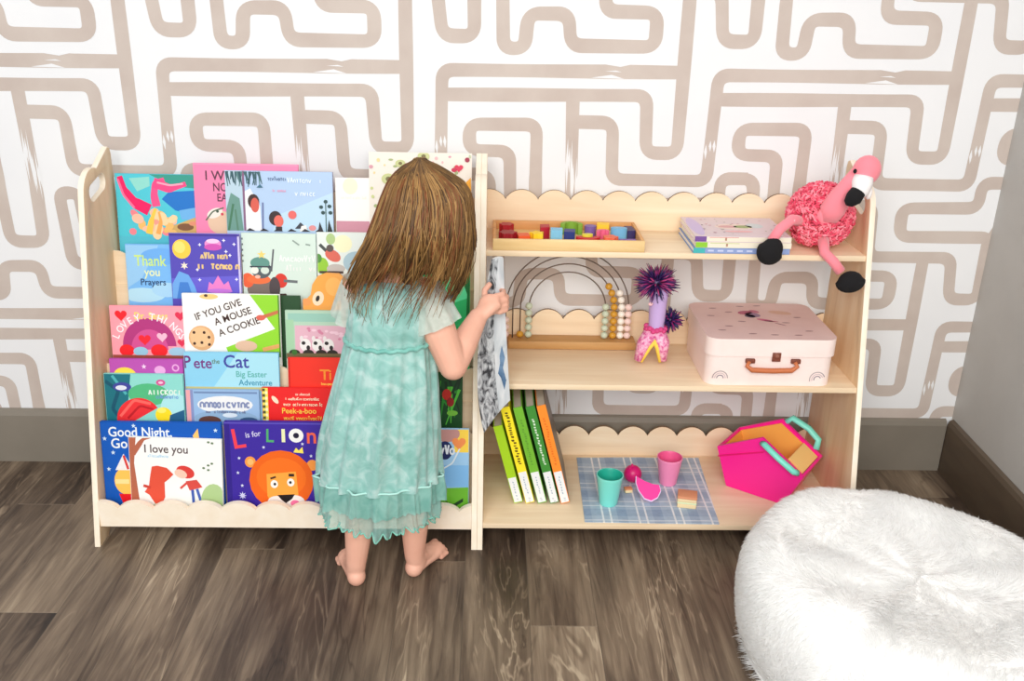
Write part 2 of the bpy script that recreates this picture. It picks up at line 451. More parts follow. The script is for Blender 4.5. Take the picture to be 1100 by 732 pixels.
su = thing('open_shelf_unit', 'pale birch open shelf unit with three shelves and scalloped back rails, holding toys', 'shelf', (XM + UW / 2, -0.2, 0))
side_panel(XM, su); side_panel(XM + UW - TH, su)
sx0, sx1 = XM + TH, XM + UW - TH
for z, nm in ((Z1, 'shelf'), (Z2, 'shelf'), (Z3, 'shelf')):
    mb = MB(); mb.box(sx0, sx1, ye(z) + 0.0012, YB, z - TH, z, wood_h); mb.build('shelf', su, bevel=0.001)
BY = -0.0532
for zb, zv, zp, ref in ((Z3, 0.6870, 0.7085, (543, 219)), (Z2, 0.4080, 0.4315, (638, 349)), (Z1, 0.1090, 0.1335, (664, 466))):
    mb = MB(); xp = at_y(ref[0], ref[1], BY).x
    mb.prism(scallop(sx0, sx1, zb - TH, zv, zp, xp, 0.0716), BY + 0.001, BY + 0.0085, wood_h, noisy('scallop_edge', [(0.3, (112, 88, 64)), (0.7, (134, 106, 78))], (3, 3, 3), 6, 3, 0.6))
    mb.build('back_rail', su)

# ------------------------------------------------------------------ picture books
ANG = math.atan(LEAN)
class Art:
    def __init__(s, mb, xl, xr, yt, w, h, m): s.mb = mb; s.xl = xl; s.xr = xr; s.yt = yt; s.w = w; s.h = h; s.sx = w / (xr - xl); s.sz = m; s.n = 0; s.step = 0.00003
    def P(s, px, py):
        x = -s.w / 2 + (px - s.xl) * s.sx; z = s.h - (py - s.yt) * s.sz
        return (min(max(x, -s.w / 2 + .0008), s.w / 2 - .0008), min(max(z, 0.0008), s.h - .0008))
    def face(s, pts, c):
        s.n += 1; y = -0.00025 - s.step * s.n
        s.mb.add([(x, y, z) for x, z in pts], [tuple(range(len(pts)))], ink(c))
    def poly(s, pts, c): s.face([s.P(*p) for p in pts], c)
    def rect(s, a, b, c_, d, c): s.poly([(a, b), (c_, b), (c_, d), (a, d)], c)
    def ell(s, cx, cy, rx, ry, c, rot=0, n=20, a0=0, a1=360):
        ca, sa = math.cos(math.radians(rot)), math.sin(math.radians(rot)); pts = []
        for k in range(n + (0 if a1 - a0 == 360 else 1)):
            t = math.radians(a0 + (a1 - a0) * k / n); u, v = rx * math.cos(t), ry * math.sin(t)
            pts.append((cx + u * ca - v * sa, cy + u * sa + v * ca))
        s.poly(pts, c)
    def line(s, pts, w, c):
        pts = fillet(pts, 3, 3) if len(pts) > 2 else [Vector(p) for p in pts]
        ww = w
        Lf, Rt = ribbon(pts, (lambda i: ww[0] + (ww[1] - ww[0]) * i / max(1, len(pts) - 1)) if isinstance(w, tuple) else w)
        s.n += 1; y = -0.00025 - s.step * s.n; a = [s.P(p.x, p.y) for p in Lf]; b = [s.P(p.x, p.y) for p in Rt]; n = len(a)
        s.mb.add([(x, y, z) for x, z in a + b], [(k, k + 1, n + k + 1, n + k) for k in range(n - 1)], ink(c))
    def text(s, t, x, y, hp, c, rot=0, wide=1.0):
        vs, fs = text_mesh(t); s.n += 1; yy = -0.00025 - s.step * s.n
        k = hp / 0.70; ca, sa = math.cos(math.radians(rot)), math.sin(math.radians(rot))
        o = []
        for a, b, _ in vs:
            u, v = a * k * wide, -b * k
            q = s.P(x + u * ca - v * sa, y + u * sa + v * ca); o.append((q[0], yy, q[1]))
        s.mb.add(o, fs, ink(c))
    def scrib(s, x0, x1, y, hp, c, seed=1, wd=0.17, rot=0):     # lettering too blurred to read
        rr = random.Random(seed); x = x0; w_ = max(.7, hp * wd)
        while x < x1:
            w = hp * rr.uniform(.42, .62); k = rr.random()
            yy = y + (x - x0) * math.tan(math.radians(rot)); h = hp * rr.choice((.62, .68, 1.0))
            if k < .14: x += w * .8; continue
            X0, X1, Xm = x + w * .1, x + w * .9, x + w * .5
            if k < .26: s.line([(Xm, yy - h), (Xm, yy)], w_, c)
            elif k < .38: s.line([(x + w * (.5 + .42 * math.cos(q * PI / 5)), yy - hp * (.31 + .31 * math.sin(q * PI / 5))) for q in range(11)], w_, c)
            elif k < .50: s.line([(X0, yy), (X0, yy - hp * .5), (Xm, yy - hp * .66), (X1, yy - hp * .5), (X1, yy)], w_, c)
            elif k < .62: s.line([(X1, yy - hp * .55), (x + w * .4, yy - hp * .66), (X0, yy - hp * .3), (x + w * .4, yy), (X1, yy - hp * .08)], w_, c)
            elif k < .74: s.line([(X0, yy), (Xm, yy - h)], w_, c); s.line([(Xm, yy - h), (X1, yy)], w_, c); s.line([(x + w * .25, yy - h * .35), (x + w * .75, yy - h * .35)], w_ * .8, c)
            elif k < .84: s.line([(X0, yy - h), (Xm, yy)], w_, c); s.line([(Xm, yy), (X1, yy - h)], w_, c)
            elif k < .93: s.line([(X0, yy - h), (X1, yy - h)], w_, c); s.line([(Xm, yy - h), (Xm, yy)], w_, c)
            else: s.line([(X0, yy - h), (X0, yy)], w_, c); s.line([(X0, yy - h * .5), (X1, yy - h)], w_, c); s.line([(X0, yy - h * .5), (X1, yy)], w_, c)
            x += w * 1.12
    def star(s, x, y, r, c, k=5):
        s.poly([(x + (r if i % 2 == 0 else r * .42) * math.sin(PI * i / k), y - (r if i % 2 == 0 else r * .42) * math.cos(PI * i / k)) for i in range(2 * k)], c)
    def heart(s, x, y, r, c):
        pts = []
        for i in range(24):
            t = 2 * PI * i / 24
            pts.append((x + r * (16 * math.sin(t) ** 3) / 17, y - r * (13 * math.cos(t) - 5 * math.cos(2 * t) - 2 * math.cos(3 * t) - math.cos(4 * t)) / 17))
        s.poly(pts, c)
BOOKG = 'picture books facing out on the bookshelf'
def book(label, row, layer, xl, xr, yt, cover, art=None, t=0.0075, roll=0.0, edge=None, outline=None, name='picture_book', group=BOOKG):
    zf = ROWZ[row] + 0.0018; y0 = ROWY[row] + layer * 0.0092
    a = at_plane(xl, yt, y0, zf, LEAN); b = at_plane(xr, yt, y0, zf, LEAN); mid = at_plane((xl + xr) / 2, yt + 20, y0, zf, LEAN)
    w = b.x - a.x; zt = (a.z + b.z) / 2; h = (zt - zf) / math.cos(ANG)
    m = ((zt - mid.z) / math.cos(ANG)) / 20
    dz = abs(math.sin(roll)) * w / 2
    rot = Matrix.Rotation(-ANG, 4, 'X') @ Matrix.Rotation(roll, 4, 'Y')
    r = thing(name, label, 'book', ((a.x + b.x) / 2, y0, zf + dz), group, rot)
    mb = MB(); cm = ink(cover); em = ink(edge or cover)
    if outline is None:
        mb.box(-w / 2, w / 2, 0, 0.0014, 0, h, cm); mb.box(-w / 2, w / 2, t - 0.0014, t, 0, h, em); mb.box(-w / 2, -w / 2 + 0.0014, 0.0014, t - 0.0014, 0, h, em)
    A = Art(mb, xl, xr, yt, w, h, m)
    if outline is not None:
        pl = [A.P(*p) for p in outline]
        mb.prism(pl, 0, t, cm, em)
    if art: art(A)
    mb.build('cover', r, world=False)
    if outline is None:
        mb = MB(); mb.box(-w / 2 + 0.0015, w / 2 - 0.003, 0.0015, t - 0.0015, 0.003, h - 0.003, page_w)
        mb.build('pages', r, world=False)
    return r

# --- top row
def art_tail(A):
    A.rect(122, 186, 212, 255, (92, 196, 210)); A.poly([(160, 186), (212, 186), (212, 202), (185, 200)], (62, 150, 136))
    A.poly([(180, 206), (212, 204), (212, 232), (186, 226), (172, 214)], (38, 118, 190)); A.poly([(190, 226), (212, 222), (212, 236), (192, 236)], (120, 180, 224))
    A.poly([(138, 192), (160, 190), (160, 200), (146, 206)], (150, 214, 204))
    A.line([(128, 190), (132, 205), (142, 218), (158, 226)], (6, 13), (222, 34, 104)); A.line([(126, 193), (131, 210), (142, 224)], 2.5, (244, 120, 160))
    A.line([(166, 222), (164, 210), (166, 196), (176, 193)], (9, 5), (232, 92, 142)); A.line([(164, 196), (182, 203), (199, 197)], (11, 5), (238, 84, 138)); A.line([(168, 196), (182, 199), (196, 197)], 2, (250, 170, 190))
    A.poly([(182, 243), (212, 232), (212, 255), (180, 255)], (206, 172, 112)); A.ell(196, 244, 9, 4, (128, 90, 62)); A.ell(204, 240, 4, 2.5, (220, 150, 120))
    rr = random.Random(3)
    for k in range(22):
        A.ell(138 + rr.random() * 46, 228 + rr.random() * 26, rr.uniform(3, 6), rr.uniform(3, 7), rr.choice([(248, 196, 172), (244, 164, 150), (250, 214, 170), (240, 140, 150), (236, 190, 120)]), rr.uniform(0, 180))
    A.line([(156, 252), (160, 236), (165, 224)], (7, 3), (246, 200, 92)); A.line([(166, 252), (170, 238), (168, 228)], (5, 2), (240, 172, 100))
book('picture book with a curling pink tail over coral and blue sea, top row far left', 1, 2, 123, 211, 187, (96, 190, 206), art_tail)
def art_pink(A):
    A.text('I W', 219, 194, 10, (92, 56, 74), 0, .95); A.text('NO', 227, 206, 9, (92, 56, 74), 0, .8); A.text('EA', 231, 217, 8.5, (92, 56, 74), 0, .8)
    A.ell(234, 240, 14, 13, (226, 196, 170)); A.ell(228, 230, 9, 5, (240, 232, 222), -25); A.line([(218, 238), (226, 228), (238, 224)], 1.6, (96, 110, 92)); A.ell(236, 231, 1.6, 1.6, (200, 70, 90)); A.ell(231, 228, 1.5, 1.5, (60, 80, 62))
    A.line([(320, 177), (207, 177)], 1.5, (246, 160, 190))
book('tall pink picture book with dark block capitals, half hidden in the top row', 1, 1, 207, 320, 176, (240, 142, 178), art_pink)
def art_palm(A):
    A.rect(241, 184, 260, 249, (190, 210, 222)); A.rect(259.5, 184, 262, 249, (134, 100, 128)); A.rect(262, 184, 357, 249, (184, 206, 232))
    A.poly([(300, 230), (357, 206), (357, 249), (290, 249)], (196, 220, 236))
    rr = random.Random(9)
    for x in (244, 249, 254, 258, 264, 268, 273, 278):
        for k in range(3): A.line([(x + rr.uniform(-2, 2), 185), (x + rr.uniform(-3, 3), 185 + rr.uniform(8, 17))], (2.4, .8), rr.choice([(66, 98, 104), (96, 132, 132), (52, 84, 92)]))
    A.poly([(241, 226), (247, 208), (256, 214), (259, 249), (241, 249)], (112, 150, 140)); A.line([(243, 249), (249, 220)], 2.4, (74, 118, 92)); A.line([(253, 249), (251, 226)], 2, (92, 130, 110))
    A.poly([(262, 249), (262, 206), (268, 203), (278, 222), (279, 249)], (240, 240, 240)); A.ell(271, 217, 6.2, 8, (60, 38, 36)); A.ell(272.4, 221, 4.6, 8, (206, 98, 84)); A.line([(281, 218), (280, 249)], 1.8, (110, 120, 160))
    A.ell(294, 235, 7, 8, (54, 38, 40)); A.ell(297.5, 238, 5.2, 6.5, (222, 112, 100)); A.rect(294, 244, 301, 249, (60, 44, 46)); A.ell(312.5, 231, 4.6, 4.6, (222, 112, 108))
    A.poly([(315, 246), (321, 239), (329, 246)], (60, 62, 70)); A.poly([(322, 243), (327, 242), (329, 249), (320, 249)], (240, 236, 232)); A.ell(334, 245, 4, 3, (220, 150, 150))
    A.poly([(340, 249), (342, 238), (346, 249)], (40, 40, 46)); A.poly([(350, 249), (352, 236), (356, 249)], (40, 46, 46)); A.line([(349, 249), (349, 218)], 1, (60, 90, 84))
    for x, y in ((344, 222), (349, 216), (353, 221), (346, 228), (354, 228)): A.ell(x, y, 2.2, 2, (46, 72, 72))
    A.scrib(284, 306, 194, 4, (84, 104, 138), 4); A.scrib(308, 345, 196, 5.5, (236, 244, 250), 5); A.scrib(316, 336, 210, 5.5, (238, 244, 250), 6); A.scrib(292, 306, 206, 2.5, (226, 170, 196), 7); A.poly([(275, 202), (279, 198), (282, 202)], (70, 110, 130))
    for k in range(6): A.poly([(262 + k * 15, 249), (266 + k * 15, 246), (272 + k * 15, 249)], (46, 40, 46))
book('pale blue picture book with two dark-haired figures below palm fronds, top row', 1, 0, 241, 357, 184, (184, 206, 232), art_palm, edge=(120, 86, 112))
def art_white(A):
    A.rect(360, 238, 401, 250, (206, 150, 164)); A.ell(376, 200, 8, 9, (252, 246, 214)); A.scrib(366, 392, 214, 3, (246, 238, 226), 3)
book('plain white picture book with a dusty pink lower band, top row', 1, 1, 360, 401, 191, (248, 246, 242), art_white, edge=(150, 110, 128))
def art_floral(A):
    rr = random.Random(21)
    for k in range(70):
        x, y = 398 + rr.random() * 108, 167 + rr.random() * 78
        c = rr.choice([(202, 208, 150), (232, 190, 190), (190, 200, 170), (240, 214, 160), (214, 160, 170), (168, 180, 130)])
        A.ell(x, y, rr.uniform(1, 2.6), rr.uniform(1, 2.2), c)
    for x, y, r in ((417, 193, 6), (455, 168, 5), (430, 176, 4)): A.ell(x, y, r + 1.5, r, (200, 204, 150)); A.ell(x, y, r * .5, r * .45, (120, 110, 70))
    A.heart(493, 180, 5, (206, 56, 88)); A.ell(502, 171, 2.6, 2.6, (150, 40, 70)); A.ell(488, 182, 3, 2.4, (190, 50, 84)); A.poly([(496, 200), (506, 190), (508, 206)], (240, 176, 70)); A.ell(500, 206, 6, 5, (246, 206, 110))
book('tall cream picture book dotted with small flowers, behind the head of the child', 1, 0, 396, 507, 164, (240, 232, 222), art_floral)
# --- second row
def art_thanks(A):
    A.poly([(134, 264), (170, 264), (150, 300), (134, 310)], (160, 204, 238)); A.ell(172, 276, 22, 9, (120, 176, 232)); A.ell(150, 318, 24, 8, (186, 224, 240)); A.ell(176, 312, 16, 8, (176, 216, 240))
    A.text('Thank', 143, 286, 11.5, (206, 232, 140), 0, .82); A.text('you', 153, 297, 9, (234, 240, 190), 0, .9); A.text('Prayers', 148, 307, 7, (44, 66, 104), 0, .92)
book('sky blue prayers picture book with yellow lettering, second row far left', 2, 1, 134, 236, 263, (132, 188, 236), art_thanks)
def art_princess(A):
    A.rect(181, 252, 257, 322, (92, 82, 176)); A.poly([(181, 300), (257, 296), (257, 322), (181, 322)], (110, 102, 200)); A.rect(254.5, 252, 257, 322, (214, 206, 236))
    A.poly([(181, 322), (182, 306), (190, 292), (200, 296), (206, 308), (210, 322)], (120, 172, 226)); A.poly([(186, 322), (190, 304), (199, 304), (204, 322)], (78, 132, 200)); A.ell(194, 268, 10, 10.5, (246, 204, 88)); A.ell(192, 266, 6, 6.5, (250, 222, 130)); A.star(196, 286, 4.5, (250, 236, 214), 6)
    A.ell(228, 262, 9, 5.5, (232, 150, 206)); A.ell(228, 265.5, 9.5, 3.6, (206, 96, 178)); A.ell(228, 259, 7, 2.4, (246, 210, 236))
    A.scrib(209, 242, 278, 7, (226, 196, 142), 31, .26); A.scrib(210, 252, 289, 7.5, (232, 200, 140), 32, .26)
    A.poly([(220, 312), (222, 303), (226, 306), (232, 296), (238, 306), (243, 302), (246, 312)], (232, 140, 200)); A.ell(233, 313, 14, 2.5, (200, 130, 214))
    for x, y in ((214, 263), (242, 270), (246, 274), (210, 290), (212, 301), (251, 262), (252, 300), (206, 320), (240, 258)): A.star(x, y, 2.2, (240, 236, 252), 4)
    A.poly([(181, 252), (257, 252), (257, 253.5), (181, 253.5)], (70, 58, 140))
book('violet picture book with gold script and pink tiaras, second row', 2, 0, 181, 257, 251, (92, 80, 172), art_princess, edge=(206, 200, 226))
def art_mole(A):
    A.rect(259, 251, 339, 330, (218, 232, 222)); A.poly([(259, 318), (305, 316), (312, 330), (259, 330)], (70, 50, 46))
    A.ell(279, 312, 16, 12, (124, 112, 104)); A.ell(264, 302, 7, 8, (226, 104, 66)); A.ell(300, 302, 7, 8, (206, 64, 50)); A.ell(276, 301, 13, 5, (236, 118, 72)); A.ell(293, 310, 6, 12, (80, 70, 72))
    A.ell(279, 290, 11, 10, (88, 96, 100)); A.ell(278, 283, 10.5, 6.5, (104, 150, 138)); A.ell(272, 291, 4.2, 4, (236, 238, 228)); A.ell(283, 291, 4.6, 4, (214, 226, 214)); A.line([(267, 287), (290, 287)], 1.6, (60, 66, 74))
    A.ell(275, 298, 3, 2, (240, 190, 170)); A.star(280, 274, 5, (244, 214, 130)); A.line([(293, 268), (290, 292)], 1.8, (96, 96, 100)); A.line([(303, 302), (318, 303)], 3, (110, 116, 118))
    A.scrib(299, 336, 281, 7, (242, 246, 242), 12); A.scrib(306, 336, 291, 6, (242, 240, 238), 13); A.line([(314, 258), (321, 263)], 1.6, (150, 164, 156)); A.line([(328, 262), (333, 263)], 1.6, (150, 164, 156))
    for k in range(5): A.rect(259, 256 + k * 6, 260.5, 258 + k * 6, (70, 70, 76))
book('pale green picture book with a goggled animal in a red plane, second row', 2, 1, 259, 339, 251, (216, 230, 220), art_mole)
def art_fox(A):
    A.rect(340, 250, 394, 330, (232, 238, 232)); A.ell(368, 262, 10, 9.5, (246, 244, 206)); A.ell(355, 257, 5, 6, (178, 200, 142)); A.line([(343, 263), (352, 272)], 3.4, (70, 76, 74)); A.ell(357, 275, 9, 6, (212, 112, 96), 30); A.ell(354, 267, 4, 4, (90, 80, 76))
    A.ell(345, 286, 7, 9, (150, 196, 66)); A.ell(341, 278, 4, 5, (86, 140, 66)); A.ell(360, 289, 10, 5, (196, 190, 184)); A.ell(382, 282, 14, 12, (176, 200, 208)); A.line([(342, 293), (368, 293)], 2.6, (70, 58, 56))
book('pale picture book with a red bird and a cream moon, second row beside the child', 2, 0, 340, 394, 250, (230, 236, 230), art_fox)
# --- third row
def art_hearts(A):
    A.rect(117, 329, 200, 384, (246, 168, 180)); A.ell(158, 372, 29, 30, (176, 66, 128), 0, 20, 180, 360); A.ell(158, 376, 20, 22, (206, 92, 150), 0, 20, 180, 360)
    A.heart(129, 339, 7, (224, 46, 56)); A.text('Dr. Seuss', 143, 343, 7.4, (250, 222, 120), 0, .9)
    for k, ch in enumerate('LOVEY THINGS'):
        a = math.radians(204 + 12.2 * k); x, y = 158 + 35 * math.cos(a), 375 + 31 * math.sin(a)
        if ch != ' ': A.text(ch, x - 3.2 * math.cos(a + PI / 2), y - 3.2 * math.sin(a + PI / 2), 7.6, (250, 246, 250), math.degrees(a) + 90, .9)
    A.heart(153, 365, 7, (228, 46, 60)); A.heart(172, 362, 6, (246, 196, 214)); A.heart(193, 339, 6, (214, 60, 90)); A.heart(193, 368, 5, (214, 60, 90))
    A.ell(133, 377, 8, 6.5, (226, 44, 52)); A.ell(168, 377, 9, 7, (226, 44, 52)); A.ell(148, 378, 8, 5, (160, 204, 224)); A.ell(188, 378, 10, 5, (168, 206, 226)); A.rect(117, 382, 200, 386, (150, 84, 70))
book('pink picture book of red hearts with a white arc of lettering, third row', 3, 1.1, 117, 200, 329, (246, 170, 182), art_hearts)
def art_cookie(A):
    A.rect(195, 316, 300, 384, (150, 208, 60)); A.poly([(195, 316), (268, 316), (294, 353), (240, 374), (244, 384), (195, 384)], (250, 248, 244))
    A.ell(214, 364, 14, 13.5, (226, 178, 132)); A.ell(213, 363, 11.5, 11, (236, 196, 152))
    for x, y in ((206, 358), (217, 358), (206, 370), (214, 369), (222, 371), (222, 363)): A.ell(x, y, 1.6, 1.6, (70, 44, 36))
    A.ell(224, 319, 10, 3, (236, 206, 140)); A.ell(221, 318, 2, 1.5, (80, 60, 50))
    A.text('IF YOU GIVE', 209, 345, 7.4, (72, 50, 46), -19, .92); A.text('A MOUSE', 230, 350, 7.4, (72, 50, 46), -19, .95); A.text('A COOKIE', 234, 362, 7.4, (72, 50, 46), -19, .95)
    A.line([(276, 342), (300, 334)], 4, (196, 120, 84)); A.ell(279, 341, 5, 3, (214, 110, 96)); A.ell(262, 372, 12, 6, (226, 190, 166)); A.line([(280, 376), (300, 371)], 4.5, (222, 170, 110)); A.poly([(238, 384), (246, 378), (300, 378), (300, 384)], (112, 134, 58))
    A.poly([(298, 316), (300, 316), (300, 384), (298, 384)], (84, 130, 50))
book('white and lime picture book with a round cookie and slanted title, third row', 3, 0, 195, 300, 316, (246, 246, 240), art_cookie)
book('dark green picture book mostly hidden between the cookie book and the farm book', 3, 2, 288, 322, 318, (40, 74, 44), None)
def art_farm(A):
    A.rect(306, 334, 384, 386, (186, 212, 190)); A.rect(309, 337, 384, 346, (160, 200, 184)); A.poly([(316, 350), (384, 350), (384, 386), (316, 386)], (226, 184, 196)); A.rect(306, 344, 315, 386, (170, 206, 172))
    rr = random.Random(2)
    for k in range(16): A.ell(320 + rr.random() * 46, 353 + rr.random() * 12, rr.uniform(1.5, 3), 1.4, rr.choice([(210, 140, 164), (244, 210, 220)]))
    for x in (327, 340, 352):
        A.ell(x, 371, 6, 7, (240, 238, 234)); A.ell(x - 2, 369, 2.2, 2, (40, 36, 36)); A.ell(x + 3, 374, 2, 2.6, (40, 36, 36)); A.ell(x - 4, 364, 2, 3, (236, 228, 226))
    for x in (315, 330, 344, 356): A.ell(x, 380, 6, 4, (44, 40, 34))
    A.rect(306, 380, 384, 386, (110, 100, 70)); A.ell(315, 379, 3, 3, (60, 110, 50))
book('mint green farm picture book with spotted white animals on a pink band, third row', 3, 0, 306, 384, 334, (184, 210, 188), art_farm)
def art_head(A):
    A.ell(352, 312, 17, 17, (240, 172, 88)); A.ell(358, 308, 9, 10, (246, 186, 108)); A.ell(341, 321, 6, 8, (246, 226, 196), 20); A.ell(340.5, 321, 2, 3.4, (34, 28, 26), 20); A.ell(328, 325, 5, 4, (238, 160, 100))
book('orange animal-shaped board book standing behind the farm book', 3, 2, 324, 375, 293, (238, 170, 92), art_head, t=0.009,
     outline=[(324, 335), (324, 327), (329, 321), (333, 317), (335, 306), (341, 297), (350, 293), (364, 294), (373, 301), (375, 315), (375, 420), (324, 420)])
def art_green(A):
    A.rect(440, 293, 505, 372, (60, 196, 122)); A.poly([(478, 293), (498, 293), (503, 320), (486, 326), (478, 340)], (112, 236, 176)); A.poly([(494, 293), (505, 293), (505, 372), (500, 372), (502, 316)], (24, 116, 60))
    A.poly([(470, 318), (488, 316), (488, 352), (470, 352)], (96, 150, 190)); A.rect(482, 326, 488, 332, (30, 44, 70)); A.rect(478, 334, 486, 352, (120, 168, 206)); A.line([(478, 305), (470, 318)], 5, (96, 150, 120))
book('bright green picture book behind the raised arm of the child', 3, 0, 440, 505, 293, (58, 190, 116), art_green)
# --- fourth row
def art_purple(A):
    A.rect(117, 386, 196, 404, (184, 92, 176)); A.ell(133, 403, 12, 8, (248, 214, 92)); A.ell(171, 398, 6, 5, (232, 176, 222)); A.ell(188, 395, 4, 4, (232, 176, 222)); A.ell(188, 395, 2.4, 2.4, (184, 92, 176)); A.star(154, 394, 3, (244, 214, 240))
book('purple picture book edge with a yellow shape, behind the mint sea book', 4, 1, 117, 196, 386, (180, 88, 172), art_purple)
def art_pete(A):
    A.rect(197, 379, 299, 420, (150, 208, 232)); A.poly([(255, 379), (299, 379), (299, 420), (225, 420)], (178, 224, 236)); A.rect(197, 416, 299, 420, (196, 190, 140))
    A.text('P', 196, 396, 13, (112, 56, 120), -4, .95); A.text('ete', 207, 396, 11.5, (120, 64, 128), 0, .95); A.text('the', 227, 391, 5, (96, 120, 96), 0, .9); A.text('Cat', 239, 395, 13.5, (72, 74, 152), 0, .98)
    A.text('Big Easter', 252, 405, 6.2, (104, 176, 170), 0, .95); A.text('Adventure', 255, 414, 6.2, (70, 146, 170), 0, .95)
book('light blue picture book with purple cat title, fourth row', 4, 1, 197, 299, 379, (150, 206, 230), art_pete)
def art_sea(A):
    A.rect(111, 402, 196, 455, (150, 214, 204)); A.poly([(111, 402), (140, 402), (132, 455), (111, 455)], (36, 112, 124)); A.line([(112, 410), (126, 420), (118, 440), (128, 452)], 4, (24, 84, 104)); A.line([(120, 404), (134, 424)], 3, (90, 176, 180))
    A.ell(130, 416, 10, 5, (70, 76, 150)); A.ell(129, 417, 6, 2.6, (226, 230, 240)); A.ell(158, 424, 22, 12, (90, 180, 130)); A.ell(186, 440, 16, 18, (180, 228, 230)); A.ell(146, 450, 24, 22, (222, 58, 62), -20, 20, 170, 350); A.line([(126, 448), (142, 430), (160, 434)], 3, (244, 110, 104)); A.line([(134, 450), (148, 436), (162, 440)], 2.4, (180, 34, 44))
    A.ell(173, 446, 9, 8.5, (246, 218, 52)); A.ell(171, 441, 5, 3, (250, 234, 120)); A.poly([(180, 446), (196, 440), (196, 455), (178, 455)], (44, 96, 130)); A.ell(172, 411, 5, 3.4, (206, 96, 150)); A.ell(172, 411, 2.6, 1.4, (240, 200, 220)); A.scrib(158, 190, 424, 8, (226, 240, 230), 71); A.scrib(166, 190, 428, 4, (126, 160, 206), 72)
book('mint sea picture book with a red coral clump and yellow ball, fourth row far left', 4, 0, 111, 196, 402, (150, 212, 204), art_sea)
def art_letters(A):
    A.rect(199, 419, 278, 455, (160, 190, 222)); A.rect(199, 419, 207, 455, (232, 172, 176)); A.rect(204, 419, 207, 455, (140, 150, 190)); A.rect(208, 421, 276, 423, (120, 142, 178)); A.ell(241, 435, 30, 9.5, (240, 240, 240)); A.ell(241, 449, 34, 8, (150, 178, 206))
    A.scrib(214, 268, 438, 8.5, (136, 146, 178), 81, .24); A.scrib(220, 262, 444, 3, (110, 120, 150), 82); A.ell(224, 452, 12, 5, (96, 64, 56)); A.ell(246, 446, 8, 2.5, (220, 230, 240)); A.ell(266, 452, 10, 4, (66, 96, 130))
book('small blue-grey picture book with white lettering panel, below the cat book', 4, 0, 199, 278, 419, (156, 186, 218), art_letters)
def art_redT(A):
    A.rect(309, 385, 376, 416, (226, 60, 44)); A.text('T', 343, 408, 11, (236, 150, 60), 0, 1.1); A.text('i', 352.5, 408, 11, (236, 150, 60)); A.scrib(344, 372, 414, 3, (244, 190, 90), 91); A.rect(309, 385, 311, 416, (190, 40, 34))
book('plain red board book with an orange capital T, under the farm book', 4, 1, 309, 376, 385, (222, 58, 44), art_redT)
def art_peek(A):
    A.rect(281, 417, 374, 455, (222, 44, 44)); A.rect(281, 417, 287.5, 455, (236, 220, 110))
    for k in range(6): A.rect(281.5, 418 + k * 6, 284.5, 421 + k * 6, (90, 90, 50)); A.rect(284.5, 421 + k * 6, 287, 424 + k * 6, (250, 246, 200))
    A.ell(295, 430, 2.4, 5, (246, 226, 200), -40); A.scrib(317, 333, 425, 2.6, (246, 200, 180), 95); A.scrib(306, 342, 430, 3, (248, 214, 190), 96); A.scrib(304, 346, 436, 3.4, (250, 220, 190), 97); A.text('Peek-a-boo', 302, 444, 5.8, (250, 206, 92), 0, .98); A.scrib(304, 348, 451, 4, (250, 196, 96), 98)
book('red Peek-a-boo lift-the-flap book with yellow checked spine, fourth row', 4, 0, 281, 374, 417, (218, 44, 44), art_peek)
def art_jungle(A):
    A.rect(450, 401, 497, 470, (26, 70, 34)); rr = random.Random(8)
    for k in range(16): A.line([(470 + rr.random() * 26, 402 + rr.random() * 30), (470 + rr.random() * 26, 426 + rr.random() * 34)], (3, 1), rr.choice([(48, 130, 50), (90, 176, 66), (20, 48, 26)]))
    A.ell(480, 424, 5, 6, (176, 48, 40)); A.ell(484, 432, 4, 5, (140, 36, 34)); A.ell(486, 444, 6, 3, (120, 180, 70))
book('dark green jungle picture book with red shapes, right of the teal dress', 4, 0, 450, 497, 401, (30, 76, 38), art_jungle)
# --- bottom row
def art_night(A):
    A.rect(107, 454, 237, 548, (22, 92, 176)); A.text('Good Night,', 115, 469.5, 10.2, (240, 244, 246), 0, .93); A.text('Go', 117, 482, 10.5, (240, 244, 246), 0, .95)
    for x, y in ((111, 472), (119, 487), (113, 505), (143, 458), (231, 462)): A.star(x, y, 2.6, (214, 232, 244))
    A.poly([(206, 468), (212, 460), (213, 471), (208, 472)], (246, 196, 120)); A.ell(131, 518, 13, 15, (244, 196, 104)); A.poly([(120, 506), (130, 488), (140, 506)], (240, 238, 236)); A.line([(130, 490), (134, 505)], 2.6, (206, 70, 66)); A.rect(119, 516, 134, 521, (250, 224, 160)); A.poly([(122, 532), (144, 532), (144, 543), (126, 543)], (214, 30, 44)); A.ell(128, 546, 6, 3, (40, 30, 34))
book('royal blue Good Night picture book with white stars, bottom row far left', 5, 1, 107, 237, 454, (22, 90, 172), art_night, t=0.010)
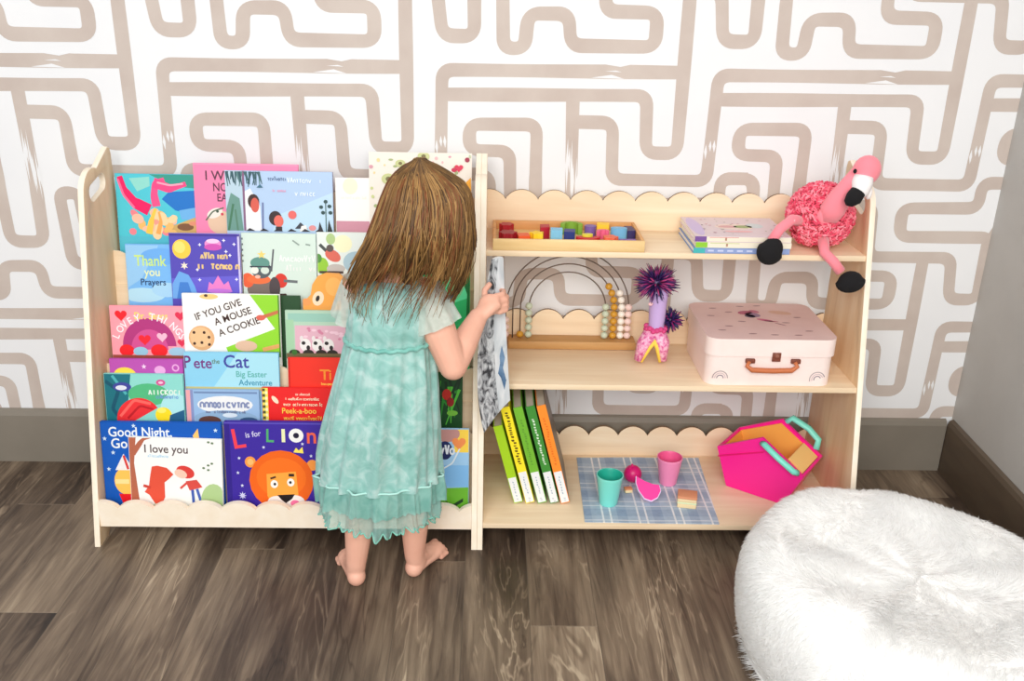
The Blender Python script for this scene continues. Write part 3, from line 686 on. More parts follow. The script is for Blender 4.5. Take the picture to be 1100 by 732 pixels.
def art_love(A):
    A.rect(136, 470, 238, 550, (248, 247, 244)); A.poly([(136, 471), (144, 471), (141, 500), (146, 550), (136, 550)], (176, 108, 84)); A.line([(140, 490), (150, 476), (160, 467)], (6, 2.5), (176, 108, 84))
    A.ell(128, 500, 12, 60, (178, 110, 86)) if False else None
    A.text('I love you', 152, 488, 8.6, (88, 72, 74), 0, .98); A.scrib(156, 178, 493, 3, (190, 220, 236), 33)
    A.poly([(160, 503), (166, 502), (176, 504), (183, 511), (178, 516), (173, 520), (173, 536), (166, 550), (156, 534), (151, 531), (156, 524), (158, 512)], (214, 90, 70)); A.line([(150, 524), (158, 526)], 3, (196, 74, 60))
    A.ell(196, 508, 10, 6.5, (208, 72, 66), 18); A.ell(191, 510, 7, 4.5, (244, 204, 184), 20); A.poly([(196, 518), (208, 516), (214, 524), (200, 528)], (206, 84, 76)); A.line([(198, 519), (190, 526)], 2.4, (206, 84, 76)); A.line([(203, 527), (204, 542)], 3, (70, 96, 170)); A.line([(208, 526), (212, 540)], 3, (80, 104, 176))
    A.ell(226, 540, 14, 20, (180, 204, 150)); A.ell(172, 548, 14, 6, (196, 214, 176)); A.ell(196, 550, 16, 5, (190, 212, 170))
    for x, y in ((221, 500), (225, 498), (221, 505), (216, 503), (226, 476), (222, 475)): A.ell(x, y, 1.5, 1.1, (110, 130, 100))
book('white I love you picture book with a red animal and tree, overlapping the blue book', 5, 0, 136, 236, 472, (246, 246, 242), art_love, roll=0.022, t=0.0065)
def art_lion(A):
    A.rect(240, 454, 373, 548, (66, 46, 148)); A.rect(240, 454, 246, 548, (52, 36, 128)); A.rect(240, 454, 373, 456, (96, 84, 176))
    A.text('L', 249, 483, 21, (228, 74, 88), -9, 1.0); A.text('is for', 263, 471, 6, (210, 206, 230), -8, .95)
    A.text('L', 284, 475, 14, (88, 168, 110), 2, .95); A.text('I', 300, 475, 14, (236, 236, 190), 0, 1.5); A.ell(317.5, 468, 8, 7.5, (244, 242, 240)); A.ell(317.5, 468, 3.2, 3, (30, 26, 50)); A.text('n', 328, 476, 17, (236, 110, 84), 0, 1.0)
    for x, y in ((255, 493), (253, 509), (257, 523), (324, 477), (333, 490), (282, 481), (340, 500)): A.star(x, y, 2, (224, 226, 244))
    A.star(257, 534, 4.5, (214, 214, 240), 8); A.ell(267, 497, 6, 6, (240, 158, 84)); A.ell(267, 497, 3.4, 3.4, (248, 188, 120)); A.ell(334, 500, 6, 6, (240, 158, 84))
    A.ell(300, 517, 35, 33, (226, 106, 34)); A.ell(300, 514, 27, 22, (234, 118, 40)); A.poly([(284, 510), (316, 507), (318, 532), (310, 546), (290, 546), (284, 534)], (246, 168, 78))
    A.ell(292, 521, 4, 4.4, (250, 246, 240)); A.ell(310, 519, 4, 4.4, (250, 246, 240)); A.ell(292.6, 521, 1.5, 1.6, (40, 36, 40)); A.ell(309.6, 519, 1.5, 1.6, (40, 36, 40)); A.line([(288, 515), (294, 513)], 2, (70, 44, 36)); A.line([(308, 511), (314, 511)], 3, (40, 30, 30))
    A.ell(294, 541, 10, 7, (246, 240, 234)); A.ell(314, 541, 11, 8, (246, 240, 234)); A.poly([(295, 533), (314, 532), (311, 537), (304, 542), (299, 538)], (24, 20, 24)); A.ell(314, 542, 5, 3.6, (240, 130, 170)); A.poly([(314, 486), (317, 481), (320, 484), (324, 480), (325, 487)], (246, 226, 110))
book('purple L is for Lion picture book with orange lion face, bottom row', 5, 0, 240, 373, 454, (64, 46, 146), art_lion, t=0.012)
def art_sky(A):
    A.rect(425, 461, 504, 548, (168, 206, 238)); A.rect(425, 500, 504, 524, (140, 190, 234)); A.poly([(455, 548), (460, 526), (504, 524), (504, 548)], (112, 176, 60)); A.rect(488, 461, 504, 486, (248, 212, 96)); A.ell(480, 466, 14, 9, (196, 150, 146)); A.heart(493, 476, 8, (236, 150, 96)); A.ell(478, 484, 8, 10, (36, 44, 92)); A.scrib(472, 488, 488, 10, (236, 240, 248), 17, .2); A.line([(472, 506), (486, 498), (494, 482)], 1.6, (232, 240, 248)); A.poly([(478, 538), (485, 544), (498, 536), (498, 540), (485, 548)], (40, 66, 40))
book('light blue picture book with a yellow corner and green hill, bottom row right', 5, 0, 425, 504, 461, (170, 208, 238), art_sky)
# ------------------------------------------------------------------ top shelf: tray of wooden shapes
def wd(rgb): return mat('painted_wood_%d_%d_%d' % tuple(rgb), rgb, 0.45)
tx0, tx1, ty0, ty1, tz = 0.003, 0.314, -0.2335, -0.072, Z3 + 0.0004
th_ = 0.0235
tr = thing('wooden_tray', 'shallow pine tray of coloured wooden shapes on the top shelf', 'tray', ((tx0 + tx1) / 2, (ty0 + ty1) / 2, tz))
mb = MB(); mb.box(tx0 + .004, tx1 - .004, ty0 + .004, ty1 - .004, tz, tz + 0.005, tray_wood); mb.build('tray_base', tr)
for nm, b in (('tray_side', (tx0, tx1, ty0, ty0 + .007)), ('tray_side', (tx0, tx1, ty1 - .007, ty1)), ('tray_side', (tx0, tx0 + .007, ty0 + .007, ty1 - .007)), ('tray_side', (tx1 - .007, tx1, ty0 + .007, ty1 - .007))):
    mb = MB(); mb.box(b[0], b[1], b[2], b[3], tz + (0 if b[2] != ty0 else 0), tz + th_, tray_wood if b[2] == ty0 else tray_red); mb.build(nm, tr, bevel=0.001)
zt0 = tz + 0.0054
def cogp(r, k, amp, n=48): return [((r + amp * math.cos(k * 2 * PI * i / n)) * math.cos(2 * PI * i / n), (r + amp * math.cos(k * 2 * PI * i / n)) * math.sin(2 * PI * i / n)) for i in range(n)]
def starp(r, q, k=5): return [((r if i % 2 == 0 else q) * math.sin(PI * i / k), (r if i % 2 == 0 else q) * math.cos(PI * i / k)) for i in range(2 * k)]
def arcp(r, q, a0, a1, n=14):
    o = [(r * math.cos(math.radians(a0 + (a1 - a0) * i / n)), r * math.sin(math.radians(a0 + (a1 - a0) * i / n))) for i in range(n + 1)]
    return o + [(q * math.cos(math.radians(a1 + (a0 - a1) * i / n)), q * math.sin(math.radians(a1 + (a0 - a1) * i / n))) for i in range(n + 1)]
def ellp(a, b, n=28): return [(a * math.cos(2 * PI * i / n), b * math.sin(2 * PI * i / n)) for i in range(n)]
def rectp(a, b): return [(-a, -b), (a, -b), (a, b), (-a, b)]
def piece(label, poly, x, y, col, h, rot=0, z=None):
    mb = MB(); c, s = math.cos(math.radians(rot)), math.sin(math.radians(rot))
    mb.prism([(u * c - v * s, u * s + v * c) for u, v in poly], 0, h, wd(col), axis='z')
    o = mb.build('wooden_shape', bevel=0.0012); o.location = (x, y, z if z is not None else zt0)
    return tag(o, label, 'wooden shape', 'painted wooden shapes in the tray')
piece('dark red scalloped wooden shape at the left end of the tray', cogp(0.017, 6, 0.0025), 0.034, -0.196, (150, 22, 34), 0.024)
piece('second dark red wooden ring piece behind the scalloped one in the tray', cogp(0.014, 6, 0.002), 0.032, -0.128, (168, 30, 40), 0.024)
piece('orange wooden block beside the red scalloped shape in the tray', rectp(0.012, 0.013), 0.066, -0.200, (228, 92, 44), 0.020, 8)
piece('yellow wooden star beside the orange block in the tray', starp(0.0165, 0.010), 0.094, -0.198, (246, 204, 40), 0.024, 10)
piece('crimson wooden wedge between yellow star and light blue block', [(-.010, -.014), (.010, -.010), (.012, .016), (-.008, .014)], 0.112, -0.150, (176, 26, 48), 0.026, 4)
piece('light blue wooden block near the middle of the tray', rectp(0.0125, 0.012), 0.136, -0.178, (124, 190, 222), 0.027, -3)
piece('navy blue wooden block right of the light blue block', rectp(0.0115, 0.013), 0.1635, -0.176, (34, 52, 122), 0.024, -6)
piece('green wooden arc at the back of the tray', arcp(0.024, 0.014, 0, 180), 0.172, -0.120, (124, 166, 56), 0.024)
piece('red wooden arc at the front of the tray', arcp(0.026, 0.014, 190, 350), 0.200, -0.194, (196, 32, 40), 0.018)
piece('yellow-green wooden leaf in the hollow of the red arc', ellp(0.0115, 0.0075), 0.199, -0.197, (220, 206, 62), 0.022, 8)
piece('violet wooden disc at the back beside the green arc', ellp(0.0125, 0.012), 0.212, -0.126, (118, 92, 160), 0.022)
piece('golden yellow wooden block at the back right of the tray', rectp(0.013, 0.011), 0.240, -0.118, (248, 200, 52), 0.025, -8)
piece('coral orange wooden flower at the front of the tray', cogp(0.0145, 5, 0.0022), 0.247, -0.199, (232, 104, 72), 0.018)
piece('pink wooden crescent behind the coral flower', arcp(0.0145, 0.007, 20, 200), 0.236, -0.160, (226, 100, 136), 0.020)
piece('sky blue wooden oval at the right of the tray', ellp(0.0175, 0.0105), 0.2705, -0.148, (112, 176, 214), 0.024, -6)
piece('dark navy wooden bar at the right end of the tray', rectp(0.0085, 0.020), 0.2965, -0.128, (52, 44, 96), 0.018, 4)
piece('flat purple wooden board lying at the right end of the tray', rectp(0.018, 0.0165), 0.2840, -0.202, (134, 88, 160), 0.010, 2)

# stack of three thin books
STK = [('bottom blue-spined book of the flat stack on the top shelf', 0.0115, (126, 150, 196), (84, 178, 178), 0.0),
       ('middle book of the flat stack, white spine with a green end', 0.0120, (238, 230, 206), (146, 196, 70), 0.004),
       ('top book of the flat stack, lilac cover and purple spine end', 0.0120, (224, 204, 212), (124, 92, 150), 0.001)]
zz = Z3 + 0.0004
for k, (lb, t, c, c2, dx) in enumerate(STK):
    x0, x1, y0, y1 = 0.4145 + dx, 0.6135 + dx * .5, -0.2320, -0.0680
    r = thing('thin_book', lb, 'book', ((x0 + x1) / 2, (y0 + y1) / 2, zz), 'thin books stacked flat on the top shelf')
    mb = MB(); cm = ink((236, 226, 214)) if k == 2 else ink(c)
    top = ink((222, 206, 210)) if k == 2 else ink(c)
    mb.box(x0, x1, y0, y1, zz, zz + 0.0012, ink(c)); mb.box(x0, x1, y0, y1, zz + t - 0.0012, zz + t, top); mb.box(x0, x1, y0, y0 + 0.0012, zz + .0012, zz + t - .0012, ink((240, 232, 214)) if k else ink((150, 166, 206)))
    e = y0 - 0.0002
    mb.box(x0, x0 + 0.024, e, y0, zz + .0005, zz + t - .0005, ink(c2))
    if k: 
        for a in (0.062, 0.15): mb.box(x0 + a, x0 + a + .004, e, y0, zz + .003, zz + t - .003, ink((176, 140, 120)))
        mb.box(x0 + .03, x0 + .09, e, y0, zz + t * .75, zz + t * .85, ink((214, 150, 150) if k == 2 else (190, 200, 140)))
    else:
        for a in np.arange(.03, .19, .02): mb.box(x0 + a, x0 + a + .012, e, y0, zz + .004, zz + .0075, ink((206, 212, 236)))
    if k == 2:
        zt_ = zz + t; rr = random.Random(4)
        def blot(cx, cy, rx, ry, c3, i): mb.add([(cx + rx * math.cos(2 * PI * q / 16), cy + ry * math.sin(2 * PI * q / 16), zt_ + .0001 * (i + 1)) for q in range(16)], [tuple(range(16))], ink(c3))
        blot(x0 + .016, -0.150, .014, .075, (206, 190, 222), 0); blot(x0 + .10, -.15, .042, .024, (236, 216, 206), 0); blot(x0 + .118, -.15, .020, .012, (150, 164, 116), 1); blot(x0 + .085, -.15, .020, .010, (214, 168, 170), 1); blot(x0 + .145, -.14, .018, .020, (206, 214, 216), 1); blot(x0 + .10, -.19, .03, .008, (236, 186, 188), 2)
        for i in range(26): blot(x0 + .03 + rr.random() * .16, -.21 + rr.random() * .13, rr.uniform(.0014, .004), rr.uniform(.0014, .003), rr.choice([(124, 104, 120), (196, 130, 150), (160, 160, 140), (236, 226, 226)]), 3)
    mb.build('cover', r)
    mb = MB(); mb.box(x0 + .002, x1 - .002, y0 + .0014, y1 - .002, zz + .0013, zz + t - .0013, page_w); mb.build('pages', r)
    zz += t + 0.0003
ztop_stack = zz

# ------------------------------------------------------------------ plush flamingo
fl_p = mat('plush_pink', (248, 138, 150), 0.9, sheen=0.3)
fl_d = noisy('plush_shag', [(0.3, (232, 84, 108)), (0.5, (244, 112, 132)), (0.7, (252, 154, 166))], (1, 1, 1), 60, 3, 0.95)
fl_cols = [fl_d, fl_d, mat('plush_shag_light', (252, 150, 164), .95), mat('plush_shag_deep', (226, 74, 102), .95)]
fl_b = mat('plush_black', (22, 20, 22), 0.95); fl_w = mat('plush_white', (246, 240, 238), 0.9)
fc = Vector((0.690, -0.165, Z3 + 0.068))
fg = thing('plush_flamingo', 'pink plush flamingo slumped on the top shelf with black feet hanging over the edge', 'soft toy', (fc.x, fc.y, Z3))
mb = MB(); mb.ell(fc, (0.060, 0.056, 0.060), fl_d, n=28, k=18)
rr = random.Random(12)
for k in range(2600):      # shaggy loops
    z = rr.uniform(-1, 1); a = rr.uniform(0, 2 * PI); q = math.sqrt(1 - z * z); nrm = Vector((q * math.cos(a), q * math.sin(a), z))
    p = fc + Vector((nrm.x * .060, nrm.y * .056, nrm.z * .060)); t1 = nrm.cross(Vector((rr.uniform(-1, 1), rr.uniform(-1, 1), rr.uniform(-1, 1)))).normalized()
    L_ = rr.uniform(.009, .017); w = rr.uniform(.0016, .0029)
    if p.z - Z3 < 0.019 or (p.x < .645 and p.z < ztop_stack + .016): continue
    mb.tube([p - nrm * .002, p + nrm * L_ * .5 + t1 * L_ * .30, p + nrm * L_ * .62 + t1 * L_ * .75, p + nrm * L_ * .30 + t1 * L_ * 1.0 + Vector((0, 0, -.002))], [w, w, w * .9, w * .3], rr.choice(fl_cols), 5)
mb.build('body', fg, smooth=True, angle=180)
# neck with bib, then head
nk = [at_y(891, 238, -0.226), at_y(894, 226, -0.226), at_y(903, 212, -0.232), at_y(912, 198, -0.236), at_y(923, 186, -0.238)]
mb = MB(); mb.tube(nk, [0.016, 0.026, 0.023, 0.0175, 0.0175], fl_p, 18, 0.75)
mb.ell(at_y(890, 232, -0.222), (0.024, 0.012, 0.022), fl_p)
hd = at_y(931, 183, -0.240); mb.ell(hd, (0.0275, 0.026, 0.030), fl_p, Matrix.Rotation(math.radians(18), 3, 'Y'))
mb.build('neck_and_head', fg, smooth=True, angle=180)
mb = MB(); b0 = at_y(928, 190, -0.252); b1 = at_y(924, 205, -0.260); b2 = at_y(919, 212, -0.264)
mb.tube([b0, (b0 + b1) / 2, b1, b2], [0.019, 0.0205, 0.0175, 0.012], fl_w, 16); mb.ell(at_y(933, 207, -0.247), (0.007, 0.009, 0.014), fl_w)
bk = mb.build('beak', fg, smooth=True, angle=180)
mb = MB(); mb.tube([at_y(922, 206, -0.268), at_y(917, 213, -0.272), at_y(911, 219, -0.274), at_y(910, 221, -0.274)], [0.015, 0.0165, 0.010, 0.003], fl_b, 14); mb.build('beak_tip', bk, smooth=True, angle=180)
mb = MB(); mb.ell(at_y(918.5, 184, -0.2600), (0.0036, 0.003, 0.0048), fl_b); mb.build('eye', fg, smooth=True, angle=180)
def leg(pts, foot, fr, rot):
    mb = MB(); P_ = [Vector(p) for p in pts]; mb.tube(P_, [0.012] + [0.0105] * (len(P_) - 1), fl_p, 12)
    for i in range(3):
        q = P_[1] + (P_[-1] - P_[1]) * (i / 3.0)
        mb.ell(q + Vector((0.001, -0.0105, 0.0)), (.0022, .0016, .0022), mat('sequin_pale', (250, 196, 200), .4), n=8, k=6)
    l = mb.build('leg', fg, smooth=True, angle=180)
    mb = MB(); mb.ell(foot, fr, fl_b, Matrix.Rotation(math.radians(rot), 3, 'Y'), 20, 12, lambda p: Vector((p.x * (1.12 if p.z < 0 else 0.95), p.y, p.z)))
    mb.build('foot', l, smooth=True, angle=180)
yF = -0.262
leg([fc + Vector((-.050, -.030, -.006)), at_y(851, 236, -0.228), at_y(838, 246, -0.250), at_y(829, 259, yF + .006)], at_y(827.5, 270, yF), (0.0245, 0.020, 0.029), 28)
leg([fc + Vector((-.004, -.050, -.040)), at_y(886, 272, -0.243), at_y(895, 281, -0.258), at_y(903, 292, yF)], at_y(913.5, 303, yF - .004), (0.027, 0.021, 0.0225), -12)

# ------------------------------------------------------------------ middle shelf: rainbow abacus
ab_w = noisy('abacus_oak', [(0.3, (178, 132, 78)), (0.7, (200, 154, 98))], (2, 16, 16), 3, 4, 0.5)
wire = mat('dark_wire', (120, 106, 96), 0.4, 0.6)
ax0, ax1, ay0, ay1, az = at_y(546, 364, -0.09).x, at_y(682.5, 364, -0.09).x, -0.1005, -0.0545, Z2 + 0.0004
acx = at_y(609.5, 330, -0.077).x; by = -0.077
ab = thing('rainbow_abacus', 'wooden abacus with four rainbow-shaped wires of pastel beads on the middle shelf', 'abacus', (acx, by, az))
mb = MB(); mb.box(ax0, ax1, ay0, ay1, az, az + 0.019, ab_w); mb.build('base', ab, bevel=0.002)
zb = az + 0.019; pxm = abs(at_y(650, 350, by).x - at_y(568.5, 350, by).x) / 81.5
pk, gd, wh, gn = mat('bead_blush', (240, 212, 204), .45), mat('bead_gold', (206, 150, 48), .4), mat('bead_white', (244, 238, 226), .45), mat('bead_sage', (198, 208, 184), .45)
cr_ = mat('bead_cream', (226, 206, 176), .45)
for rpx, bm_, left, right, nm in ((41, gn, 5, 5, 'sage'), (50, gd, 1, 8, 'gold'), (58, wh, 0, 7, 'white'), (65.5, pk, 3, 5, 'blush')):
    R_ = rpx * pxm; leg_h = 0.155 - 41 * pxm + 0.004; leg_h = max(leg_h, 0.05)
    pts = [(acx - R_, by, zb - 0.004), (acx - R_, by, zb + leg_h)] + [(acx - R_ * math.cos(PI * k / 28), by, zb + leg_h + R_ * math.sin(PI * k / 28)) for k in range(1, 28)] + [(acx + R_, by, zb + leg_h), (acx + R_, by, zb - 0.004)]
    mb = MB(); mb.tube(pts, 0.0015, wire, 6); mb.build('wire_arch', ab, smooth=True, angle=180)
    def pos(s, side):     # arc length s up from the base
        if s <= leg_h: return Vector((acx + side * R_, by, zb + s)), 0.0
        t = (s - leg_h) / R_
        return Vector((acx + side * R_ * math.cos(t), by, zb + leg_h + R_ * math.sin(t))), t
    for side, cnt in ((-1, left), (1, right)):
        for k in range(cnt):
            p, t = pos(0.0088 + k * 0.0172, side)
            mb = MB(); mb.ell(p, (0.0084, 0.0084, 0.0080), bm_ if not (side < 0 and nm == 'blush' and k == 9) else cr_, n=14, k=8)
            mb.build('bead', ab, smooth=True, angle=180)

# bird-like tassel toy
tv, tp_, td = mat('plush_lavender', (196, 168, 218), 0.85), noisy('sequin_pink', [(0.35, (208, 84, 142)), (0.5, (232, 150, 188)), (0.65, (244, 196, 214))], (1, 1, 1), 160, 2, 0.5), mat('tinsel_purple', (58, 34, 92), 0.4)
td2, td3, ty_ = mat('tinsel_magenta', (150, 44, 112), 0.4), mat('tinsel_navy', (40, 38, 84), 0.4), mat('felt_yellow', (244, 208, 84), 0.8)
ty = -0.170
tc0 = at_y(705, 300, ty)
tb = at_y(700, 388, ty)
toy = thing('tassel_toy', 'lavender plush toy with spiky purple pompom top and pink forked foot', 'toy', (tc0.x, ty, Z2))
def pom(c, r, n, seed, cols, squash=1.0):
    mb = MB(); rr = random.Random(seed); mb.ell(c, (r * .3, r * .3, r * .3), td, n=10, k=6)
    for k in range(n):
        z = rr.uniform(-1, 1); a = rr.uniform(0, 2 * PI); q = math.sqrt(1 - z * z); d = Vector((q * math.cos(a), q * math.sin(a), z * squash)); L_ = r * rr.uniform(.7, 1.05)
        mb.tube([c + d * r * .15, c + d * L_ * .6, c + d * L_], [.0016, .0022, .0004], rr.choice(cols), 4)
    return mb
zF = Z2 + 0.0004
p_top = at_y(705, 304, ty)
mb = pom(p_top, 0.052, 380, 3, [td, td, td3, td2, mat('tinsel_pink', (196, 74, 134), .4), mat('tinsel_plum', (96, 40, 104), .4)], 0.85); mb.build('pompom', toy, smooth=True, angle=180)
mb = MB(); mb.lathe([(0.0175, 0), (0.0172, .02), (0.0185, .05), (0.0195, .075), (0.0205, .098), (0.012, .106)], (at_y(704.5, 355, ty).x, ty, at_y(704.5, 358, ty).z), tv, 20, cap0=True, cap1=True)
ez = at_y(703, 327, ty - .02)
mb.ell((ez.x - .008, ty - .0195, ez.z), (.005, .002, .004), mat('sequin_pale', (250, 196, 200), .4), n=10, k=6)
mb.build('neck', toy, smooth=True, angle=60)
# forked foot: two flaps spreading to the shelf
q0 = at_y(704, 356, ty)
lf = at_y(684, 386, ty); rf = at_y(711, 389, ty)
for sgn, foot in ((-1, lf), (1, rf)):
    mb = MB(); A_ = Vector((q0.x + .004 * sgn, ty, q0.z + .006)); Bp = Vector((foot.x, ty - .012, zF + 0.010))
    mid = (A_ + Bp) / 2 + Vector((0.006 * sgn, -.004, .004))
    mb.tube([A_, mid, Bp], [0.0195, 0.0165, 0.0098], tp_, 14, 0.8)
    fo = mb.build('foot_flap', toy, smooth=True, angle=180)
    mb = MB(); inn = Vector((-sgn * .0125, -.004, -.008))
    mb.tube([A_ + inn + Vector((0, -.008, -.006)), (mid + inn), Bp + Vector((-sgn * .007, -.004, -.002))], [0.004, 0.0062, 0.004], ty_, 8); mb.build('flap_lining', fo, smooth=True, angle=180)
mb = pom(at_y(720, 344, ty + .01), 0.031, 190, 8, [td3, td3, td, td2]); mb.build('side_pompom', toy, smooth=True, angle=180)
mb = MB()
for k in range(16):
    a = 2 * PI * k / 16; mb.ell((q0.x + .021 * math.cos(a), ty + .019 * math.sin(a), q0.z + .008 + .003 * math.sin(k * 2.1)), (.0062, .0062, .0058), mat('fringe_magenta', (214, 70, 130), .7), n=8, k=6)
mb.build('collar', toy, smooth=True, angle=180)

# ------------------------------------------------------------------ small pink suitcase
sp = noisy('card_blush', [(0.3, (244, 222, 214)), (0.7, (248, 229, 222))], (1, 1, 1), 20, 3, 0.55)
sl = noisy('card_lid_blush', [(0.3, (222, 188, 184)), (0.7, (230, 199, 194))], (1, 1, 1), 14, 3, 0.5)
cx0, cx1, cy0, cy1 = 0.4525, 0.7200, -0.2895, -0.0640
cz0, czm, cz1 = Z2 + 0.0004, Z2 + 0.067, Z2 + 0.1055
sc = thing('toy_suitcase', 'blush pink cardboard suitcase with printed lid on the middle shelf', 'suitcase', ((cx0 + cx1) / 2, (cy0 + cy1) / 2, cz0))
def rrect(x0, x1, y0, y1, r, n=6):
    return arc(x1 - r, y1 - r, r, 0, 90, n) + arc(x0 + r, y1 - r, r, 90, 180, n) + arc(x0 + r, y0 + r, r, 180, 270, n) + arc(x1 - r, y0 + r, r, 270, 360, n)
mb = MB(); mb.prism(rrect(cx0, cx1, cy0, cy1, 0.026), cz0, czm + .012, sp, axis='z')
def decal(mb, y, pts, c, k=1): mb.add([(a, y - .0002 * k, b) for a, b in pts], [tuple(range(len(pts)))], ink(c))
def rain(cx, cz, mb, y, tilt=0):
    for i, (R_, c) in enumerate(((.017, (176, 164, 164)), (.0125, (214, 196, 196)), (.008, (150, 140, 148)))):
        decal(mb, y, [(cx + u, cz + v) for u, v in arcp(R_, R_ - .0022, 0 + tilt, 180 + tilt)], c, i + 1)
rain(cx0 + .030, cz0 + .016, mb, cy0); rain(cx1 - .032, cz0 + .016, mb, cy0, 20)
mb.build('body', sc, smooth=True, angle=40)
mb = MB(); e = 0.0035; mb.prism(rrect(cx0 - e, cx1 + e, cy0 - e, cy1 + e, 0.027), czm, cz1, sl, sp, axis='z')
zt_ = cz1 + .0001; rr = random.Random(6)
def tdec(cx, cy, rx, ry, c, i=1, rot=0): 
    ca, sa = math.cos(math.radians(rot)), math.sin(math.radians(rot))
    mb.add([(cx + rx * math.cos(2 * PI * q / 14) * ca - ry * math.sin(2 * PI * q / 14) * sa, cy + rx * math.cos(2 * PI * q / 14) * sa + ry * math.sin(2 * PI * q / 14) * ca, zt_ + .0001 * i) for q in range(14)], [tuple(range(14))], ink(c))
for x, y in ((.50, -.10), (.53, -.125), (.485, -.15), (.51, -.215), (.545, -.185), (.55, -.26), (.595, -.265), (.645, -.265), (.64, -.19), (.675, -.155), (.565, -.085), (.605, -.08), (.675, -.24), (.49, -.24)): tdec(x, y, .009, .003, (164, 128, 130), 1, rr.uniform(-8, 8))
for x, y, a, b, c, r_ in ((.566, -.128, .017, .012, (176, 96, 120), 20), (.580, -.142, .017, .014, (150, 124, 150), -30), (.572, -.150, .012, .010, (96, 84, 104), -20), (.598, -.175, .018, .007, (200, 116, 142), -25), (.610, -.182, .016, .003, (178, 92, 112), -12), (.625, -.200, .014, .002, (150, 96, 110), -40), (.588, -.120, .010, .012, (190, 120, 140), 60)): tdec(x, y, a, b, c, 2, r_)
tdec(.645, -.125, .026, .012, (216, 178, 160), 1, -15)
lid = mb.build('lid', sc, smooth=True, angle=40)
hm = mat('tan_leatherette', (196, 110, 66), 0.5); hk = mat('brown_leatherette', (120, 62, 44), 0.5)
hx0, hx1 = at_y(801, 390, cy0).x, at_y(856, 390, cy0).x; hzb = at_y(830, 396, cy0).z; hzt = at_y(830, 388, cy0).z
yh = cy0 - 0.0075
mb = MB(); mb.tube([(hx0 + .006, yh + .002, hzt), (hx0 + .001, yh - .002, (hzb + hzt) / 2), (hx0 + .012, yh - .003, hzb), ((hx0 + hx1) / 2, yh - .004, hzb - .001), (hx1 - .012, yh - .003, hzb), (hx1 - .001, yh - .002, (hzb + hzt) / 2), (hx1 - .006, yh + .002, hzt)], [.0046] * 2 + [.0056] * 3 + [.0046] * 2, hm, 10)
hd_ = mb.build('handle', sc, smooth=True, angle=180)
for x in (hx0 + .008, hx1 - .004):
    mb = MB(); mb.box(x - .010, x + .010, cy0 - .0075, cy0 - .0001, hzt - .004, hzt + .006, hk); mb.build('handle_bracket', sc, bevel=.002)
mb = MB(); xm_ = (hx0 + hx1) / 2 + .008
mb.box(xm_ - .009, xm_ + .009, cy0 - .0062, cy0 - .0036, czm - .010, czm + .010, hk); mb.lathe([(0.0001, -.0095), (.005, -.009), (.006, -.0062)], (xm_, cy0, czm + .004), mat('clasp_brown', (150, 96, 78), .4), 12, axis='y')
mb.build('clasp', sc, bevel=.001)

# ------------------------------------------------------------------ bottom shelf: leaning books
BZ = Z1 + 0.0005
lean_bk = [('lime green', (166, 204, 54), 557, 534.5, 458, None), ('bright yellow', (248, 228, 66), 569.5, 543.5, 438, (96, 78, 30)), ('grass green', (122, 180, 66), 582.5, 554, 438, (100, 150, 60)),
           ('dark green', (72, 138, 64), 595.5, 568.5, 437, (224, 240, 220)), ('orange', (242, 150, 66), 607, 581.5, 436, (226, 120, 50))]
LT = 0.0195
th = math.atan2(at_y(595.5, 538, -.285).x - at_y(568.5, 437, -.285).x, at_y(568.5, 437, -.285).z - BZ)
desc = {'lime green': 'short lime green spined book, leftmost of the leaning row', 'bright yellow': 'bright yellow spined book with dark lettering in the leaning row', 'grass green': 'grass green spined book in the middle of the leaning row',
        'dark green': 'dark green spined book with white lettering in the leaning row', 'orange': 'orange spined book, rightmost of the leaning row'}
for nm, c, pb, pt, yt_, tcx in lean_bk:
    xb = at_z(pb, 538, BZ).x; h = (at_y(pt, yt_, -.283).z - BZ) / math.cos(th) - 0.002
    rot = Matrix.Rotation(-th, 4, 'Y')
    t = LT; yf = -0.283
    r = thing('reading_book', desc[nm], 'book', (xb - t / 2, yf, BZ + t * math.sin(th) * 0.0), 'books leaning at the left of the bottom shelf', rot)
    # local: x 0..t thickness, y 0..depth, z 0..h ; the low corner of the tilted foot touches the shelf
    r.location.z = BZ + 0.0001; M = r.matrix_basis.copy()
    mb = MB(); D = 0.185; cm = ink(c); rightc = ink((124, 112, 98)) if nm == 'orange' else cm
    mb.box(0, .0016, 0.001, D, 0, h, cm); mb.box(t - .0016, t, 0.001, D, 0, h, rightc); mb.box(0, t, -.0006, .001, 0, h, cm)
    wz = h * 0.33
    mb.box(.0012, t - .0012, -.0009, -.0006, .002, wz, ink((240, 242, 244)))
    # faint lettering down the label and the spine
    rr = random.Random(hash(nm) % 97 if False else len(nm))
    def vscrib(z0, z1, x, w, c4, yy=-.0011):
        z = z1
        while z > z0:
            L_ = rr.uniform(.003, .006); a = x + rr.uniform(-.3, .3) * w
            mb.add([(a - w / 2, yy, z), (a + w / 2, yy, z - L_ * .2), (a + w * .4, yy, z - L_), (a - w * .4, yy, z - L_ * .8)], [(0, 1, 2, 3)], ink(c4)); z -= L_ * rr.uniform(1.1, 1.6)
    vscrib(wz * .3, wz * .85, t * .5, .003, (176, 190, 204)); vscrib(wz * .08, wz * .18, t * .5, .005, (206, 212, 218))
    if tcx: vscrib(wz + .02, h - .012 if nm in ('bright yellow',) else h - .03, t * .5, .0065 if nm == 'bright yellow' else .0045, tcx, -.0009)
    mb.build('cover', r, world=False)
    mb = MB(); mb.box(.0018, t - .0018, .0012, D - .002, .002, h - .002, mat('page_paper_shaded', (196, 188, 174), .8)); mb.build('pages', r, world=False)  # page paper greyed, the shade under the middle shelf painted in
